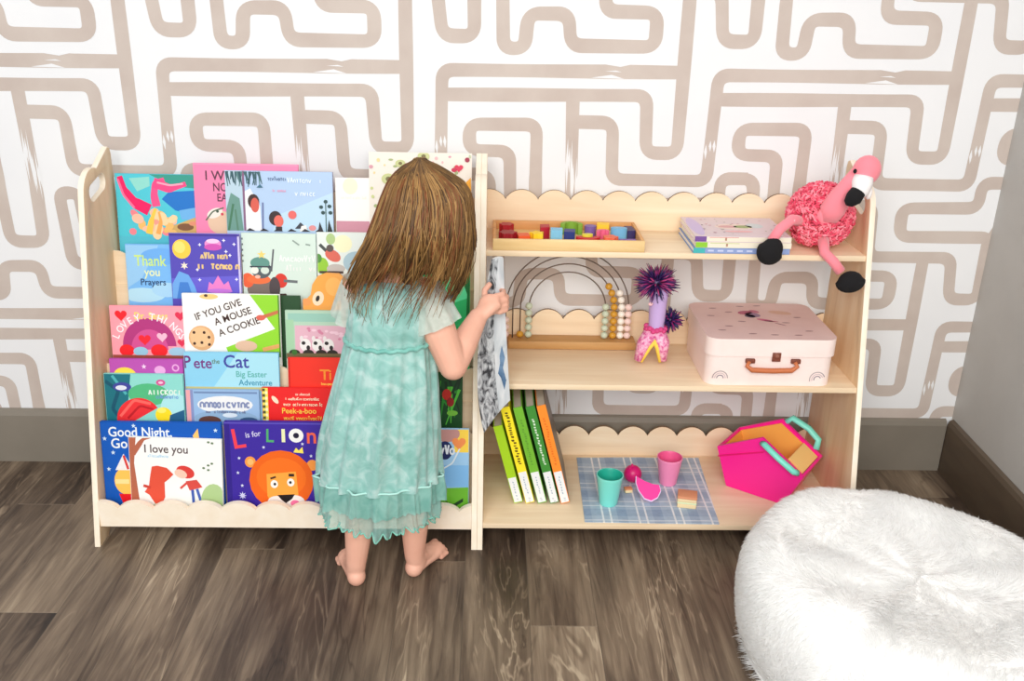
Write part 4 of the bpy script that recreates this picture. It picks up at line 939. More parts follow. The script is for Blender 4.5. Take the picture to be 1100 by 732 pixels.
# dark file box standing behind the leaning books
# plaid mat
def plaid():
    m = mat('plaid_cotton', (158, 178, 200), 0.85); nt, N, Lk, B = nodes(m)
    tc = N.new('ShaderNodeTexCoord'); sx = N.new('ShaderNodeSeparateXYZ'); Lk.new(tc.outputs['Object'], sx.inputs[0])
    def mth(op, a, b=None):
        n = N.new('ShaderNodeMath'); n.operation = op
        for k, x in enumerate((a, b)):
            if x is None: continue
            if isinstance(x, (int, float)): n.inputs[k].default_value = x
            else: Lk.new(x, n.inputs[k])
        return n.outputs[0]
    def bands(o, per, offs, w):
        t = mth('FRACT', mth('DIVIDE', mth('ADD', o, 5.0), per)); out = None
        for f in offs:
            d = mth('LESS_THAN', mth('ABSOLUTE', mth('SUBTRACT', t, f)), w)
            out = d if out is None else mth('MAXIMUM', out, d)
        return out
    wx_ = bands(sx.outputs[0], 0.078, (0.30, 0.52), 0.026); wy_ = bands(sx.outputs[1], 0.078, (0.35, 0.60), 0.026)
    dx = bands(sx.outputs[0], 0.078, (0.85,), 0.14); dy = bands(sx.outputs[1], 0.078, (0.05, 0.95), 0.13)
    dk = mth('MULTIPLY', mth('ADD', dx, dy), 0.35); wh_ = mth('MAXIMUM', mth('MULTIPLY', wx_, 0.9), mth('MULTIPLY', wy_, 0.62))
    n = N.new('ShaderNodeTexNoise'); n.inputs['Scale'].default_value = 90; n.inputs['Detail'].default_value = 3; Lk.new(tc.outputs['Object'], n.inputs['Vector'])
    a = N.new('ShaderNodeMix'); a.data_type = 'RGBA'; Lk.new(dk, a.inputs[0]); a.inputs[6].default_value = L3((184, 202, 220)); a.inputs[7].default_value = L3((134, 156, 188))
    b = N.new('ShaderNodeMix'); b.data_type = 'RGBA'; Lk.new(wh_, b.inputs[0]); Lk.new(a.outputs[2], b.inputs[6]); b.inputs[7].default_value = L3((246, 248, 250))
    c = N.new('ShaderNodeMix'); c.data_type = 'RGBA'; c.blend_type = 'MULTIPLY'; c.inputs[0].default_value = 0.25; Lk.new(b.outputs[2], c.inputs[6]); Lk.new(n.outputs[0], c.inputs[7])
    Lk.new(c.outputs[2], B.inputs['Base Color']); return m
mb = MB(); c00, c10, c11, c01 = (0.208, -0.358), (0.497, -0.362), (0.512, -0.066), (0.214, -0.070)
G = []; n_ = 24
for i in range(n_ + 1):
    row = []
    for j in range(n_ + 1):
        u, v = j / n_, i / n_
        x = (c00[0] * (1 - u) + c10[0] * u) * (1 - v) + (c01[0] * (1 - u) + c11[0] * u) * v
        y = (c00[1] * (1 - u) + c10[1] * u) * (1 - v) + (c01[1] * (1 - u) + c11[1] * u) * v
        row.append((x, y, Z1 + 0.0018 + 0.0006 * math.sin(9 * u + 4 * v)))
    G.append(row)
pm = plaid()
vs = [p for r in G for p in r]; vb = [(x, y, Z1 + 0.0004) for x, y, z in vs]; N1 = n_ + 1
mb.add(vs, [(i * N1 + j, i * N1 + j + 1, (i + 1) * N1 + j + 1, (i + 1) * N1 + j) for i in range(n_) for j in range(n_)], pm)
mb.add(vb, [(i * N1 + j, (i + 1) * N1 + j, (i + 1) * N1 + j + 1, i * N1 + j + 1) for i in range(n_) for j in range(n_)], pm)
bd = [j for j in range(N1)] + [i * N1 + n_ for i in range(1, N1)] + [n_ * N1 + j for j in range(n_ - 1, -1, -1)] + [i * N1 for i in range(n_ - 1, 0, -1)]
mb.add(vs + vb, [(bd[k], bd[(k + 1) % len(bd)], bd[(k + 1) % len(bd)] + len(vs), bd[k] + len(vs)) for k in range(len(bd))], pm)
tag(mb.build('plaid_mat', smooth=True, angle=60), 'pale blue plaid cloth mat with white lines on the bottom shelf', 'mat')
MZ = Z1 + 0.0028
def cup(name, label, pb, y, r0, r1, h, c, ci):
    p = at_y(pb[0], pb[1], y); m = mat('plastic_' + name, c, 0.3, sss=0.0); mi = mat('plastic_in_' + name, ci, 0.35)
    r = thing('toy_cup', label, 'cup', (p.x, y, MZ), 'toy cups on the plaid mat')
    mb = MB(); mb.lathe([(0.0005, 0), (r0 * .92, 0), (r0, .003), (r1 * .97, h - .006), (r1, h - .004), (r1, h), (r1 - .002, h)], (p.x, y, MZ), m, 32)
    mb.build('cup_wall', r, smooth=True, angle=50)
    mb = MB(); mb.lathe([(r1 - .002, h), (r1 - .004, h - .004), (r0 - .002, .004), (0.0005, .003)], (p.x, y, MZ), mi, 32)
    mb.build('cup_inside', r, smooth=True, angle=50)
cup('teal', 'small teal plastic cup at the left of the plaid mat', (653.5, 538), -0.282, 0.0205, 0.0296, 0.072, (134, 236, 220), (36, 170, 146))
cup('pink', 'small pink plastic cup at the back of the plaid mat', (717.5, 515), -0.190, 0.0200, 0.0292, 0.068, (255, 152, 196), (238, 92, 148))
# magenta berry
p = at_y(680, 505, -0.186); mg = mat('plastic_magenta', (214, 24, 112), 0.35)
br = thing('toy_berry', 'round magenta toy berry behind the magenta wedge on the mat', 'toy fruit', (p.x, -0.186, MZ))
mb = MB(); mb.ell((p.x, -0.186, MZ + 0.0207), (0.0205, 0.0205, 0.0207), mg, n=28, k=18); mb.build('berry', br, smooth=True, angle=180)
mb = MB(); mb.tube([(p.x - .002, -0.187, MZ + .0385), (p.x - .003, -.186, MZ + .046)], [.0035, .002], mg, 8)
for k in range(5): mb.ell((p.x - .002 + .006 * math.cos(k * 1.26), -.187 + .006 * math.sin(k * 1.26), MZ + .0385), (.005, .003, .0015), mg, Matrix.Rotation(k * 1.26, 3, 'Z'), 8, 6)
mb.build('leaf_cap', br, smooth=True, angle=180)
# magenta wedge with a pale rim, propped at an angle
wz_ = [(-.023, .024), (-.006, .014), (.010, .008), (.0235, .006), (.026, -.006), (.019, -.020), (.006, -.027), (-.008, -.022), (-.019, -.006), (-.024, .010)]
pw_ = at_y(695, 530, -0.262)
wz_ = [(a * 1.12, b * 1.12) for a, b in wz_]
rt = Matrix.Rotation(math.radians(-40), 4, 'X')
wr = thing('toy_fruit_slice', 'magenta toy fruit slice with a pale rim, lying between the teal and pink cups', 'toy fruit', (pw_.x, -0.268, MZ + 0.0306), None, rt)
mb = MB(); mb.prism([(a, b) for a, b in wz_], 0, .010, mat('plastic_pale_lilac', (232, 206, 240), .4)); mb.build('rim', wr, world=False, bevel=.002)
mb = MB(); mb.prism([(a * .95, b * .94 + .0007) for a, b in wz_], -.0012, .002, mat('plastic_hot_pink', (240, 44, 150), .4)); mb.build('flesh', wr, world=False, bevel=.0006)
# sandwich and a crumb of it
def sandwich(x, y, s, label, rot, cols):
    r = thing('toy_sandwich', label, 'toy food', (x, y, MZ), None, Matrix.Rotation(math.radians(rot), 4, 'Z'))
    z = 0
    for k, (nm, c, h) in enumerate(cols):
        mb = MB(); g = s * (1.0 if k % 2 == 0 else 1.04); mb.box(-g, g, -g * .8, g * .8, z, z + h, mat('foam_%d_%d_%d' % c, c, .7)); mb.build(nm, r, world=False, bevel=.0012); z += h + .0001
sandwich(at_y(738.5, 535, -.288).x, -0.286, 0.0205, 'toy sandwich with orange top and cream layer at the right of the mat', -12, [('bread', (240, 214, 166), .010), ('filling', (222, 232, 190), .004), ('bread', (238, 214, 168), .008), ('topping', (222, 150, 112), .006)])
sandwich(at_y(675, 517, -.225).x, -0.232, 0.0085, 'tiny orange and cream toy morsel beside the magenta berry', 10, [('base', (244, 222, 170), .007), ('topping', (226, 150, 110), .003)])

# ------------------------------------------------------------------ hot pink play basket
hp = mat('plastic_basket_pink', (250, 36, 148), 0.28); hp2 = mat('plastic_basket_rim', (226, 20, 110), 0.3); orr = mat('felt_orange', (246, 176, 80), 0.75); teal = mat('plastic_handle_teal', (126, 226, 206), 0.35); peach = mat('felt_peach', (250, 204, 128), .75)
BQ = Vector((0.604, -0.238, Z1 + 0.0006)); bang = math.radians(-37)
bk_ = thing('play_basket', 'hot pink house-shaped play basket with teal handles and orange lining on the bottom shelf', 'basket', BQ, None, Matrix.Rotation(bang, 4, 'Z'))
prof_f = [(-.068, 0), (.068, 0), (.104, .082), (.002, .146), (-.100, .092)]
prof_i = [(-.062, .006), (.062, .006), (.094, .080), (.002, .137), (-.091, .090)]
def wallb(y, nm):
    mb = MB(); mb.prism(prof_f, y, y + .007, hp); return mb.build(nm, bk_, world=False, bevel=.002)
DP = 0.118
wallb(0, 'front_wall'); wallb(DP, 'back_wall')
mb = MB()        # floor and flared sides between the two walls
for a, b, c in ((prof_f[0], prof_f[1], 0), (prof_f[1], prof_f[2], 0), (prof_f[4], prof_f[0], 0)):
    d = Vector((b[0] - a[0], b[1] - a[1])); nrm = Vector((-d.y, d.x)).normalized() * .006
    mb.prism([a, b, (b[0] + nrm.x, b[1] + nrm.y), (a[0] + nrm.x, a[1] + nrm.y)], .007, DP, hp)
mb.build('body', bk_, world=False, bevel=.001)
mb = MB()
mb.prism(prof_i, DP - .004, DP - .0005, orr)
for a, b in ((prof_i[0], prof_i[1]), (prof_i[4], prof_i[0]), (prof_i[1], prof_i[2])):
    d = Vector((b[0] - a[0], b[1] - a[1])); nrm = Vector((-d.y, d.x)).normalized() * .0015
    mb.prism([a, b, (b[0] + nrm.x, b[1] + nrm.y), (a[0] + nrm.x, a[1] + nrm.y)], .0075, DP - .004, orr)
mb.build('lining', bk_, world=False)
# lid flap on the right roof slope
mb = MB(); mb.prism([(.058, .103), (.094, .079), (.097, .083), (.061, .107)], .020, DP - .006, peach); mb.build('closing_flap', bk_, world=False, bevel=.001)
# raised seam across the front
mb = MB(); mb.prism([(-.094, .068), (.010, .112), (.010, .115), (-.095, .071)], -.0022, .0005, hp2); mb.build('front_seam', bk_, world=False, bevel=.0006)
def handle(y, pts, out):
    mb = MB(); mb.tube([(a, y + out * o, b) for a, b, o in pts], .0084, teal, 10, 0.8); mb.build('handle', bk_, world=False, smooth=True, angle=180)
handle(0.0, [(.006, .134, -.002), (.012, .136, -.009), (.046, .116, -.012), (.084, .093, -.010), (.090, .089, -.002)], 1)
handle(DP + .007, [(.010, .138, .002), (.022, .150, .008), (.060, .132, .014), (.086, .112, .012), (.086, .092, .002)], 1)
# ------------------------------------------------------------------ the child
skin = noisy('skin', [(0.3, (230, 172, 148)), (0.7, (236, 182, 158))], (1, 1, 1), 18, 3, 0.5)
for nme in ('lips', 'eye_white', 'eye_iris', 'brow'): pass
lips = mat('lips', (206, 118, 112), 0.5); eyew = mat('eye_white', (240, 238, 234), 0.2); eyei = mat('eye_iris', (86, 64, 46), 0.2); brow = mat('brow', (128, 96, 66), .8)
child = thing('person', 'toddler seen from behind with tousled brown hair and mint dress, barefoot, holding a book', 'person', (-0.2, -0.46, 0.0012))
mb = MB()
def limb(pts, rad, n=16):
    mb.tube(pts, rad, skin, n)
    for p, r in zip(pts, rad): mb.ell(p, (r, r, r), skin, n=16, k=10)
LEGS = {-1: [(-0.260, -0.504, 0.050), (-0.253, -0.500, 0.120), (-0.243, -0.474, 0.205), (-0.232, -0.465, 0.300), (-0.222, -0.462, 0.375)],
        1: [(-0.147, -0.474, 0.050), (-0.145, -0.478, 0.120), (-0.149, -0.462, 0.205), (-0.155, -0.460, 0.300), (-0.165, -0.462, 0.375)]}
FOOT = {-1: (Vector((-0.260, -0.508, 0)), Vector((-0.33, 0.944, 0)).normalized()), 1: (Vector((-0.148, -0.476, 0)), Vector((0.46, 0.888, 0)).normalized())}
for sd in (-1, 1):
    limb(LEGS[sd], [0.0205, 0.0275, 0.031, 0.043, 0.050])
    h, d = FOOT[sd]; sdv = Vector((d.y, -d.x, 0))
    up = Vector((0, 0, 1)); an = Vector(LEGS[sd][0])
    mb.ell(h + Vector((0, 0, .0195)), (.0185, .0195, .0195), skin, n=18, k=12)
    mb.tube([an - up * .004, h + d * .012 + up * .024], [.0200, .0195], skin, 16)
    mb.tube([h + up * .019, h + d * .035 + up * .018, h + d * .072 + up * .0155, h + d * .093 + up * .012], [.0180, .0195, .0235, .021], skin, 16, .72)
    mb.tube([an, h + d * .03 + up * .032, h + d * .065 + up * .021, h + d * .088 + up * .014], [.020, .0185, .017, .012], skin, 14, .8)
    for k, (o, L_, r) in enumerate(((-.0175, .112, .0085), (-.0055, .111, .0066), (.0045, .107, .0062), (.0135, .101, .0058), (.021, .093, .0054))):
        oo = o * (-1 if sd > 0 else 1) * -1.0
        # big toe on the inner side of each foot
        inner = sdv * (-1 if sd > 0 else 1)
        base = h + d * (L_ - .024) - inner * o * 1.0 + up * (r + .002); tip = h + d * L_ - inner * o * 1.05 + up * (r + .0002)
        mb.tube([base, tip], [r, r * .95], skin, 10); mb.ell(tip, (r, r, r * .95), skin, n=10, k=8)
# trunk
for c, r in (((-0.193, -0.462, 0.400), (.078, .064, .062)), ((-0.188, -0.458, 0.470), (.070, .064, .072)), ((-0.181, -0.462, 0.555), (.070, .056, .070)), ((-0.178, -0.464, 0.600), (.066, .042, .036))):
    mb.ell(c, r, skin, n=24, k=16)
limb([(-0.238, -0.464, 0.600), (-0.18, -0.466, 0.612), (-0.118, -0.466, 0.600)], [.030, .034, .030])
limb([(-0.168, -0.466, 0.615), (-0.148, -0.466, 0.672)], [.033, .030])
HC = Vector((-0.126, -0.460, 0.741)); HR = Matrix.Rotation(math.radians(9), 3, 'X') @ Matrix.Rotation(math.radians(7), 3, 'Y')
def hp_(x, y, z): return HC + HR @ Vector((x, y, z))
mb.ell(hp_(0, -.004, .010), (.066, .076, .070), skin, HR, 24, 16)
mb.ell(hp_(0, .022, -.030), (.058, .052, .052), skin, HR, 20, 14)
mb.ell(hp_(0, .044, -.062), (.024, .022, .018), skin, HR)
for s_ in (-1, 1):
    mb.ell(hp_(s_ * .036, .046, -.036), (.024, .022, .022), skin, HR)          # cheeks
    mb.ell(hp_(s_ * .071, .000, -.012), (.008, .014, .021), skin, HR)          # ears
mb.tube([hp_(0, .073, -.004), hp_(0, .081, -.024)], [.006, .0085], skin, 10); mb.ell(hp_(0, .0835, -.026), (.0095, .009, .0075), skin, HR)
mb.ell(hp_(0, .070, -.048), (.017, .008, .006), skin, HR)
# right arm bent up to the book, left arm reaching forward
limb([(-0.116, -0.468, 0.600), (-0.092, -0.478, 0.530), (-0.068, -0.482, 0.466)], [.032, .0315, .0265])
limb([(-0.068, -0.482, 0.466), (-0.052, -0.446, 0.492), (-0.024, -0.390, 0.529)], [.0265, .0270, .0185])
limb([(-0.240, -0.464, 0.600), (-0.250, -0.430, 0.540), (-0.236, -0.392, 0.500)], [.031, .029, .0245])
limb([(-0.236, -0.392, 0.500), (-0.214, -0.352, 0.528), (-0.196, -0.316, 0.552)], [.0245, .023, .017])
def finger(pts, r):
    mb.tube(pts, [r * 1.05, r, r * .95, r * .85][:len(pts)], skin, 10)
    for p in pts: mb.ell(p, (r * .97,) * 3, skin, n=10, k=8)
# right hand: the back of the hand faces us, fingers wrap round the far side of the book's edge
W_ = Vector((-0.024, -0.390, 0.529)); Pc = Vector((-0.002, -0.3725, 0.549))
mb.tube([W_, Pc, Pc + Vector((.013, .006, .006))], [.0175, .0225, .020], skin, 16, .72)
mb.ell(Pc, (.024, .0135, .022), skin, Matrix.Rotation(math.radians(-40), 3, 'Y'), 16, 12)
for k, (z, ln) in enumerate(((.569, 1.0), (.5575, 1.08), (.5465, 1.0), (.5365, .86))):
    x = .016 - (.004 if k == 0 else 0) + .0015 * k
    z -= .003; finger([(x - .004, -.371, z), (x + .011 * ln, -.360, z + .001), (x + .0135 * ln, -.338, z), (x + .003 * ln, -.318, z - .002)], .0056)
finger([(-.012, -.366, .558), (-.012, -.356, .573), (-.003, -.351, .583)], .0062)
# left hand with open, softly curled fingers
W2 = Vector((-0.196, -0.316, 0.552)); d2 = Vector((.022, .03, .02)).normalized()
mb.tube([W2, W2 + d2 * .022, W2 + d2 * .036], [.0165, .0215, .019], skin, 16, .68)
for k in range(4):
    o = Vector((.9, -.5, -.2)).normalized() * ((k - 1.5) * .0098); L_ = (.9, 1.05, 1.0, .82)[k]; b_ = W2 + d2 * .036 + o
    finger([b_, b_ + d2 * .014 * L_, b_ + d2 * .026 * L_ + Vector((0, .003, -.004)), b_ + d2 * .034 * L_ + Vector((0, .003, -.011))], .0053)
b_ = W2 + d2 * .012 - Vector((.9, -.5, -.2)).normalized() * .016
finger([b_, b_ + d2 * .012 - Vector((.008, -.004, 0)), b_ + d2 * .024 - Vector((.009, -.006, .002))], .006)
tmp = mb.build('tmp_body', None)
md = tmp.modifiers.new('r', 'REMESH'); md.mode = 'VOXEL'; md.voxel_size = 0.0024; md.use_smooth_shade = True
m2 = tmp.modifiers.new('s', 'SMOOTH'); m2.factor = 0.5; m2.iterations = 5
dg = bpy.context.evaluated_depsgraph_get()
me = bpy.data.meshes.new_from_object(tmp.evaluated_get(dg)); me.name = 'body'
bpy.data.objects.remove(tmp)
me.materials.clear()
for m_ in (skin, lips, eyew, eyei, brow): me.materials.append(m_)
n = len(me.polygons); ctr = np.empty(n * 3); me.polygons.foreach_get('center', ctr); ctr = ctr.reshape(-1, 3)
HRi = np.array(HR.inverted()); loc = (ctr - np.array(HC)) @ HRi.T
mi = np.zeros(n, dtype=np.int32)
fr = loc[:, 1] > .03
e = lambda x, z, a, b: ((loc[:, 0] - x) / a) ** 2 + ((loc[:, 2] - z) / b) ** 2 < 1
for s_ in (-1, 1):
    mi[fr & e(s_ * .028, .002, .0115, .0075)] = 2; mi[fr & e(s_ * .028, .002, .006, .007)] = 3; mi[fr & e(s_ * .029, .022, .014, .003)] = 4
mi[fr & e(0, -.048, .017, .0048)] = 1
me.polygons.foreach_set('material_index', mi)
inv = ROOTM[child.name]; me.transform(Matrix.Translation((0, 0, 0.0022)) @ inv); me.shade_smooth()
bo = bpy.data.objects.new('body', me); COL.objects.link(bo); bo.parent = child

# dress
def cloth(name, stops, alpha=1.0, nscale=22, rough=.6):
    m = noisy(name, stops, (1, 1, 1), nscale, 3, rough, 0.8); m.node_tree.nodes['Principled BSDF'].inputs['Alpha'].default_value = alpha
    m.node_tree.nodes['Principled BSDF'].inputs['Sheen Weight'].default_value = 0.25
    return m
dress_m = cloth('mint_cloth', [(0.32, (126, 178, 168)), (0.5, (146, 192, 184)), (0.66, (176, 207, 201))], 1.0, 34)
ruf_m = cloth('mint_ruffle', [(0.35, (112, 172, 160)), (0.65, (146, 196, 185))], 0.86, 30)
tulle_m = cloth('mint_tulle', [(0.35, (142, 200, 190)), (0.65, (176, 220, 210))], 0.50, 40)
slv_m = cloth('sheer_sleeve', [(0.35, (186, 204, 192)), (0.65, (210, 222, 212))], 0.72, 40)
YC = -0.462
def fold(a, li): return .62 * (1 - 2 * abs(math.sin(5.5 * a + 0.7 + li * .05 + .5 * math.sin(3 * a)))) + .38 * (1 - 2 * abs(math.sin(11.5 * a + 2.0 + .7 * math.sin(2 * a)))) + .25 * math.sin(7 * a + 1.1 - li * .05)
def frill(a): return .62 * math.sin(27 * a + 1.6 * math.sin(4 * a)) + .40 * math.sin(44 * a + 2.1 * math.sin(7 * a)) + .22 * math.sin(71 * a)
def shell(mb, levels, m, n=150, amp=None, wav=None):
    R = []
    for li, (z, xl, xr, ry) in enumerate(levels):
        cx, rx = (xl + xr) / 2, (xr - xl) / 2; ring = []
        for j in range(n):
            a = 2 * PI * j / n; A_ = amp(li) if amp else 0
            f = 1 + A_ * fold(a, li)
            if wav: f += wav(li) * frill(a)
            zz = z + (wav(li) * .10 * frill(a + .05) - .5 * wav(li) * .12 * math.sin(4 * a + 1) if wav else 0)
            ring.append((cx + rx * f * math.cos(a), YC + ry * f * math.sin(a), zz))
        R.append(ring)
    mb.rings(R, m, False, False)
def lerp_levels(L_, k):
    out = []
    for a, b in zip(L_[:-1], L_[1:]):
        for q in range(k): t = q / k; t2 = t; out.append(tuple(a[i] + (b[i] - a[i]) * t2 for i in range(4)))
    return out + [L_[-1]]
lv = lerp_levels([(0.633, -0.222, -0.124, .036), (0.622, -0.246, -0.106, .050), (0.590, -0.262, -0.100, .064), (0.545, -0.264, -0.103, .069), (0.522, -0.265, -0.106, .066), (0.514, -0.266, -0.107, .065)], 4)
mb = MB(); shell(mb, lv, dress_m, amp=lambda i: min(.045, .008 + .0025 * i))
bod = mb.build('dress', child, smooth=True, angle=180)
lv2 = lerp_levels([(0.514, -0.2655, -0.1065, .0655), (0.500, -0.271, -0.104, .069), (0.45, -0.284, -0.099, .076), (0.35, -0.310, -0.095, .086), (0.27, -0.328, -0.094, .084), (0.226, -0.334, -0.092, .086)], 6)
mb = MB(); shell(mb, lv2, dress_m, amp=lambda i: min(.085, .025 + .0045 * i)); mb.build('skirt', bod, smooth=True, angle=180)
mb = MB(); ringp = [((-.1862 + .0815 * math.cos(2 * PI * k / 72)), YC + .0675 * math.sin(2 * PI * k / 72), .514 + .002 * math.sin(k * 1.9)) for k in range(73)]
mb.tube(ringp, .0042, cloth('mint_cord', [(0.4, (104, 172, 160)), (0.6, (128, 190, 178))]), 8); mb.build('drawstring', bod, smooth=True, angle=180)
mb = MB(); shell(mb, lerp_levels([(0.234, -0.335, -0.091, .087), (0.21, -0.338, -0.089, .089), (0.180, -0.340, -0.088, .090)], 5), ruf_m, 300, lambda i: .08, lambda i: .008 + .0022 * i); mb.build('ruffle', bod, smooth=True, angle=180)
mb = MB(); seam = [((-.213 + .1215 * (1 + .08 * fold(a, 0)) * math.cos(a)), YC + .0875 * (1 + .08 * fold(a, 0)) * math.sin(a), .233) for a in [2 * PI * k / 150 for k in range(151)]]
mb.tube(seam, .0022, mat('mint_seam', (176, 222, 212), .7), 6); mb.build('ruffle_seam', bod, smooth=True, angle=180)
mb = MB(); tl = lerp_levels([(0.220, -0.322, -0.104, .078), (0.19, -0.328, -0.101, .081), (0.150, -0.330, -0.098, .083), (0.140, -0.328, -0.100, .084)], 6)
shell(mb, tl, tulle_m, 300, lambda i: .08, lambda i: .004 + .0028 * i * (1 if i < 14 else 1.4)); mb.build('tulle_hem', bod, smooth=True, angle=180)
# rolled edge of the tulle
mb = MB(); last = len(tl) - 1; z, xl, xr, ry = tl[-1]; pts = []
wv = (.004 + .0028 * last * 1.4)
for j in range(401):
    a = 2 * PI * j / 400; f = 1 + .08 * fold(a, last) + wv * frill(a)
    pts.append(((xl + xr) / 2 + (xr - xl) / 2 * f * math.cos(a), YC + ry * f * math.sin(a), z + wv * .10 * frill(a + .05) - .5 * wv * .12 * math.sin(4 * a + 1)))
mb.tube(pts, .0016, mat('mint_rolled_edge', (132, 196, 178), .6), 5); mb.build('rolled_edge', bod, smooth=True, angle=180)
# flutter sleeves
for nm_, a, b, yy in (('sleeve', Vector((-0.128, -0.466, 0.622)), Vector((-0.097, -0.477, 0.545)), 1), ('sleeve', Vector((-0.232, -0.465, 0.622)), Vector((-0.250, -0.436, 0.550)), -1)):
    mb = MB(); d = (b - a).normalized(); u = d.cross(Vector((0, 1, 0))).normalized(); v = d.cross(u); R = []
    for i in range(9):
        t = i / 8; c = a + (b - a) * t; r0 = .036 + .009 * t
        R.append([c + (u * math.cos(q) + v * math.sin(q)) * (r0 * (1 + .07 * t * math.sin(9 * q + i * .1) + .03 * math.sin(17 * q))) for q in [2 * PI * k / 60 for k in range(60)]])
    mb.rings(R, slv_m, False, False); mb.build(nm_, bod, smooth=True, angle=180)

# hair
hair_cols = [noisy('hair_a', [(0.3, (66, 44, 24)), (0.7, (90, 62, 34))], (1, 1, 1), 30, 2, .55), noisy('hair_b', [(0.3, (104, 74, 38)), (0.7, (132, 96, 52))], (1, 1, 1), 30, 2, .55),
             noisy('hair_c', [(0.3, (142, 106, 58)), (0.7, (170, 130, 78))], (1, 1, 1), 30, 2, .55), noisy('hair_d', [(0.3, (112, 62, 32)), (0.7, (136, 80, 44))], (1, 1, 1), 30, 2, .55)]
SIL = [(174, 442, 460), (178, 434, 470), (184, 427, 480), (195, 418, 497), (207, 413, 505), (230, 405, 508), (250, 398, 509), (268, 391, 508), (286, 384, 503), (302, 379, 496), (318, 377, 486), (340, 382, 474)]
HS = []
for py, a, b in SIL:
    p, q = at_y(a, py, -.468), at_y(b, py, -.468); HS.append((p.z, p.x, q.x))
HS.append((0.40, HS[-1][1] + .01, HS[-1][2] - .01))
def hring(z):
    if z >= HS[0][0]: return HS[0][1], HS[0][2]
    for a, b in zip(HS[:-1], HS[1:]):
        if a[0] >= z >= b[0]:
            t = (a[0] - z) / (a[0] - b[0]); return a[1] + (b[1] - a[1]) * t, a[2] + (b[2] - a[2]) * t
    return HS[-1][1], HS[-1][2]
ZTOP = HS[0][0] + 0.006
def hpos(z, a, k=1.0):
    xl, xr = hring(z); cx, rx = (xl + xr) / 2, (xr - xl) / 2
    ry = max(.022, min(.098, rx * 1.10)) if z > .74 else .100 - (.74 - z) * .22
    ry = max(ry, .072)if z < .80 else ry
    cy = -0.466
    return Vector((cx + rx * k * math.cos(a), cy + ry * k * math.sin(a), z))
hm_ = MB()
# closed cap (back and sides), an inner layer below the strands
def face_open(a, z): return math.sin(a) > 0.62 and z < 0.815
A0_, A1_ = PI - math.asin(.62), 2 * PI + math.asin(.62)
for zlo, zhi, a0, a1 in ((0.812, ZTOP - .010, 0, 2 * PI), (0.656, 0.8121, A0_, A1_)):
    R = []
    for i in range(19):
        z = zhi + (zlo - zhi) * i / 18; R.append([hpos(z + (0.012 * math.sin(9 * a) if (i == 18 and zlo < .7) else 0), a, .955 + .012 * math.sin(21 * a + 3 * math.sin(i * .25))) for a in [a0 + (a1 - a0) * q / 72 for q in range(73)]])
    hm_.rings(R, hair_cols[0], False, False, closed=False)
top = [hpos(ZTOP - .010, 2 * PI * q / 36, .955) for q in range(36)]
hm_.add(top + [Vector((sum(p.x for p in top) / 36, -0.466, ZTOP - .007))], [(q, (q + 1) % 36, 36) for q in range(36)], hair_cols[0])
rr = random.Random(44)
def strand(a, zend, k0, r, col, wob, drift):
    pts = []; rad = []; N_ = 15; ph = rr.uniform(0, 6)
    for i in range(N_):
        t = i / (N_ - 1); z = ZTOP - .001 + (zend - ZTOP) * (t ** 1.12)
        aa = a + wob * math.sin(3.2 * t + ph) * t + drift * t * t
        k = k0 * (1 + .018 * math.sin(6 * t + ph)) if t > .1 else .2 + 8 * t
        if t > .72: k *= 1 + (t - .72) * rr.uniform(-.15, .35)
        pts.append(hpos(z, aa, k)); rad.append(r * (1 - .75 * t ** 3))
    hm_.tube(pts, rad, col, 4, 1.0)
for k in range(190):                               # clumps of hair, each narrowing to its own tip
    a = A0_ - .02 + (A1_ - A0_ + .04) * (k + rr.random()) / 190
    back = max(0.0, -math.sin(a)); left = max(0.0, -math.cos(a))
    zend = .682 * back + .622 * (1 - back) + rr.uniform(-.028, .020)
    if rr.random() < .10: zend -= rr.uniform(.02, .05)
    if math.sin(a) > .2: zend = rr.uniform(.665, .72)
    kk = rr.uniform(.955, 1.02); wob = rr.uniform(-.16, .16); dr = rr.uniform(-.16, .12) - .10 * left * (1 - back); ph = rr.uniform(0, 6); fl = rr.uniform(-.10, .22) + .12 * left
    col0 = rr.choices(hair_cols, (3, 5, 3.0, 1.6))[0]
    for q in range(15):
        da = rr.uniform(-.050, .050); dk = rr.uniform(-.022, .022); col = col0 if rr.random() < .6 else rr.choice(hair_cols[:3]); ze = zend + rr.uniform(-.014, .014); r0 = rr.uniform(.0009, .0017)
        pts = []; rad = []
        for i in range(17):
            t = i / 16; z = ZTOP - .001 + (ze - ZTOP) * (t ** 1.10)
            aa = a + da * (1 - .72 * t * t) + wob * math.sin(3.6 * t + ph) * t + dr * t * t
            kq = (kk + dk * (1 - .6 * t) + .016 * math.sin(5.5 * t + ph) + (max(0, t - .62) ** 1.3) * fl * 1.6) if t > .08 else .15 + 11 * t
            pts.append(hpos(z, aa, kq)); rad.append(r0 * (1 - .8 * t ** 4))
        hm_.tube(pts, rad, col, 4, 1.0)
for k in range(170):                               # loose wisps hanging over the dress and out to the left
    a = rr.uniform(PI * .98, PI * 1.9); strand(a, rr.uniform(.56, .64), rr.uniform(1.0, 1.05), rr.uniform(.0008, .0014), rr.choice(hair_cols[1:]), rr.uniform(-.3, .3), rr.uniform(-.4, .2))
for k in range(130):                               # short fringe to the front
    a = rr.uniform(math.asin(.62) - .05, PI - math.asin(.62) + .05); strand(a, rr.uniform(.795, .825), rr.uniform(.97, 1.02), rr.uniform(.0012, .002), rr.choice(hair_cols[:3]), 0.05, 0)
hm_.build('hair', child, smooth=True, angle=180)

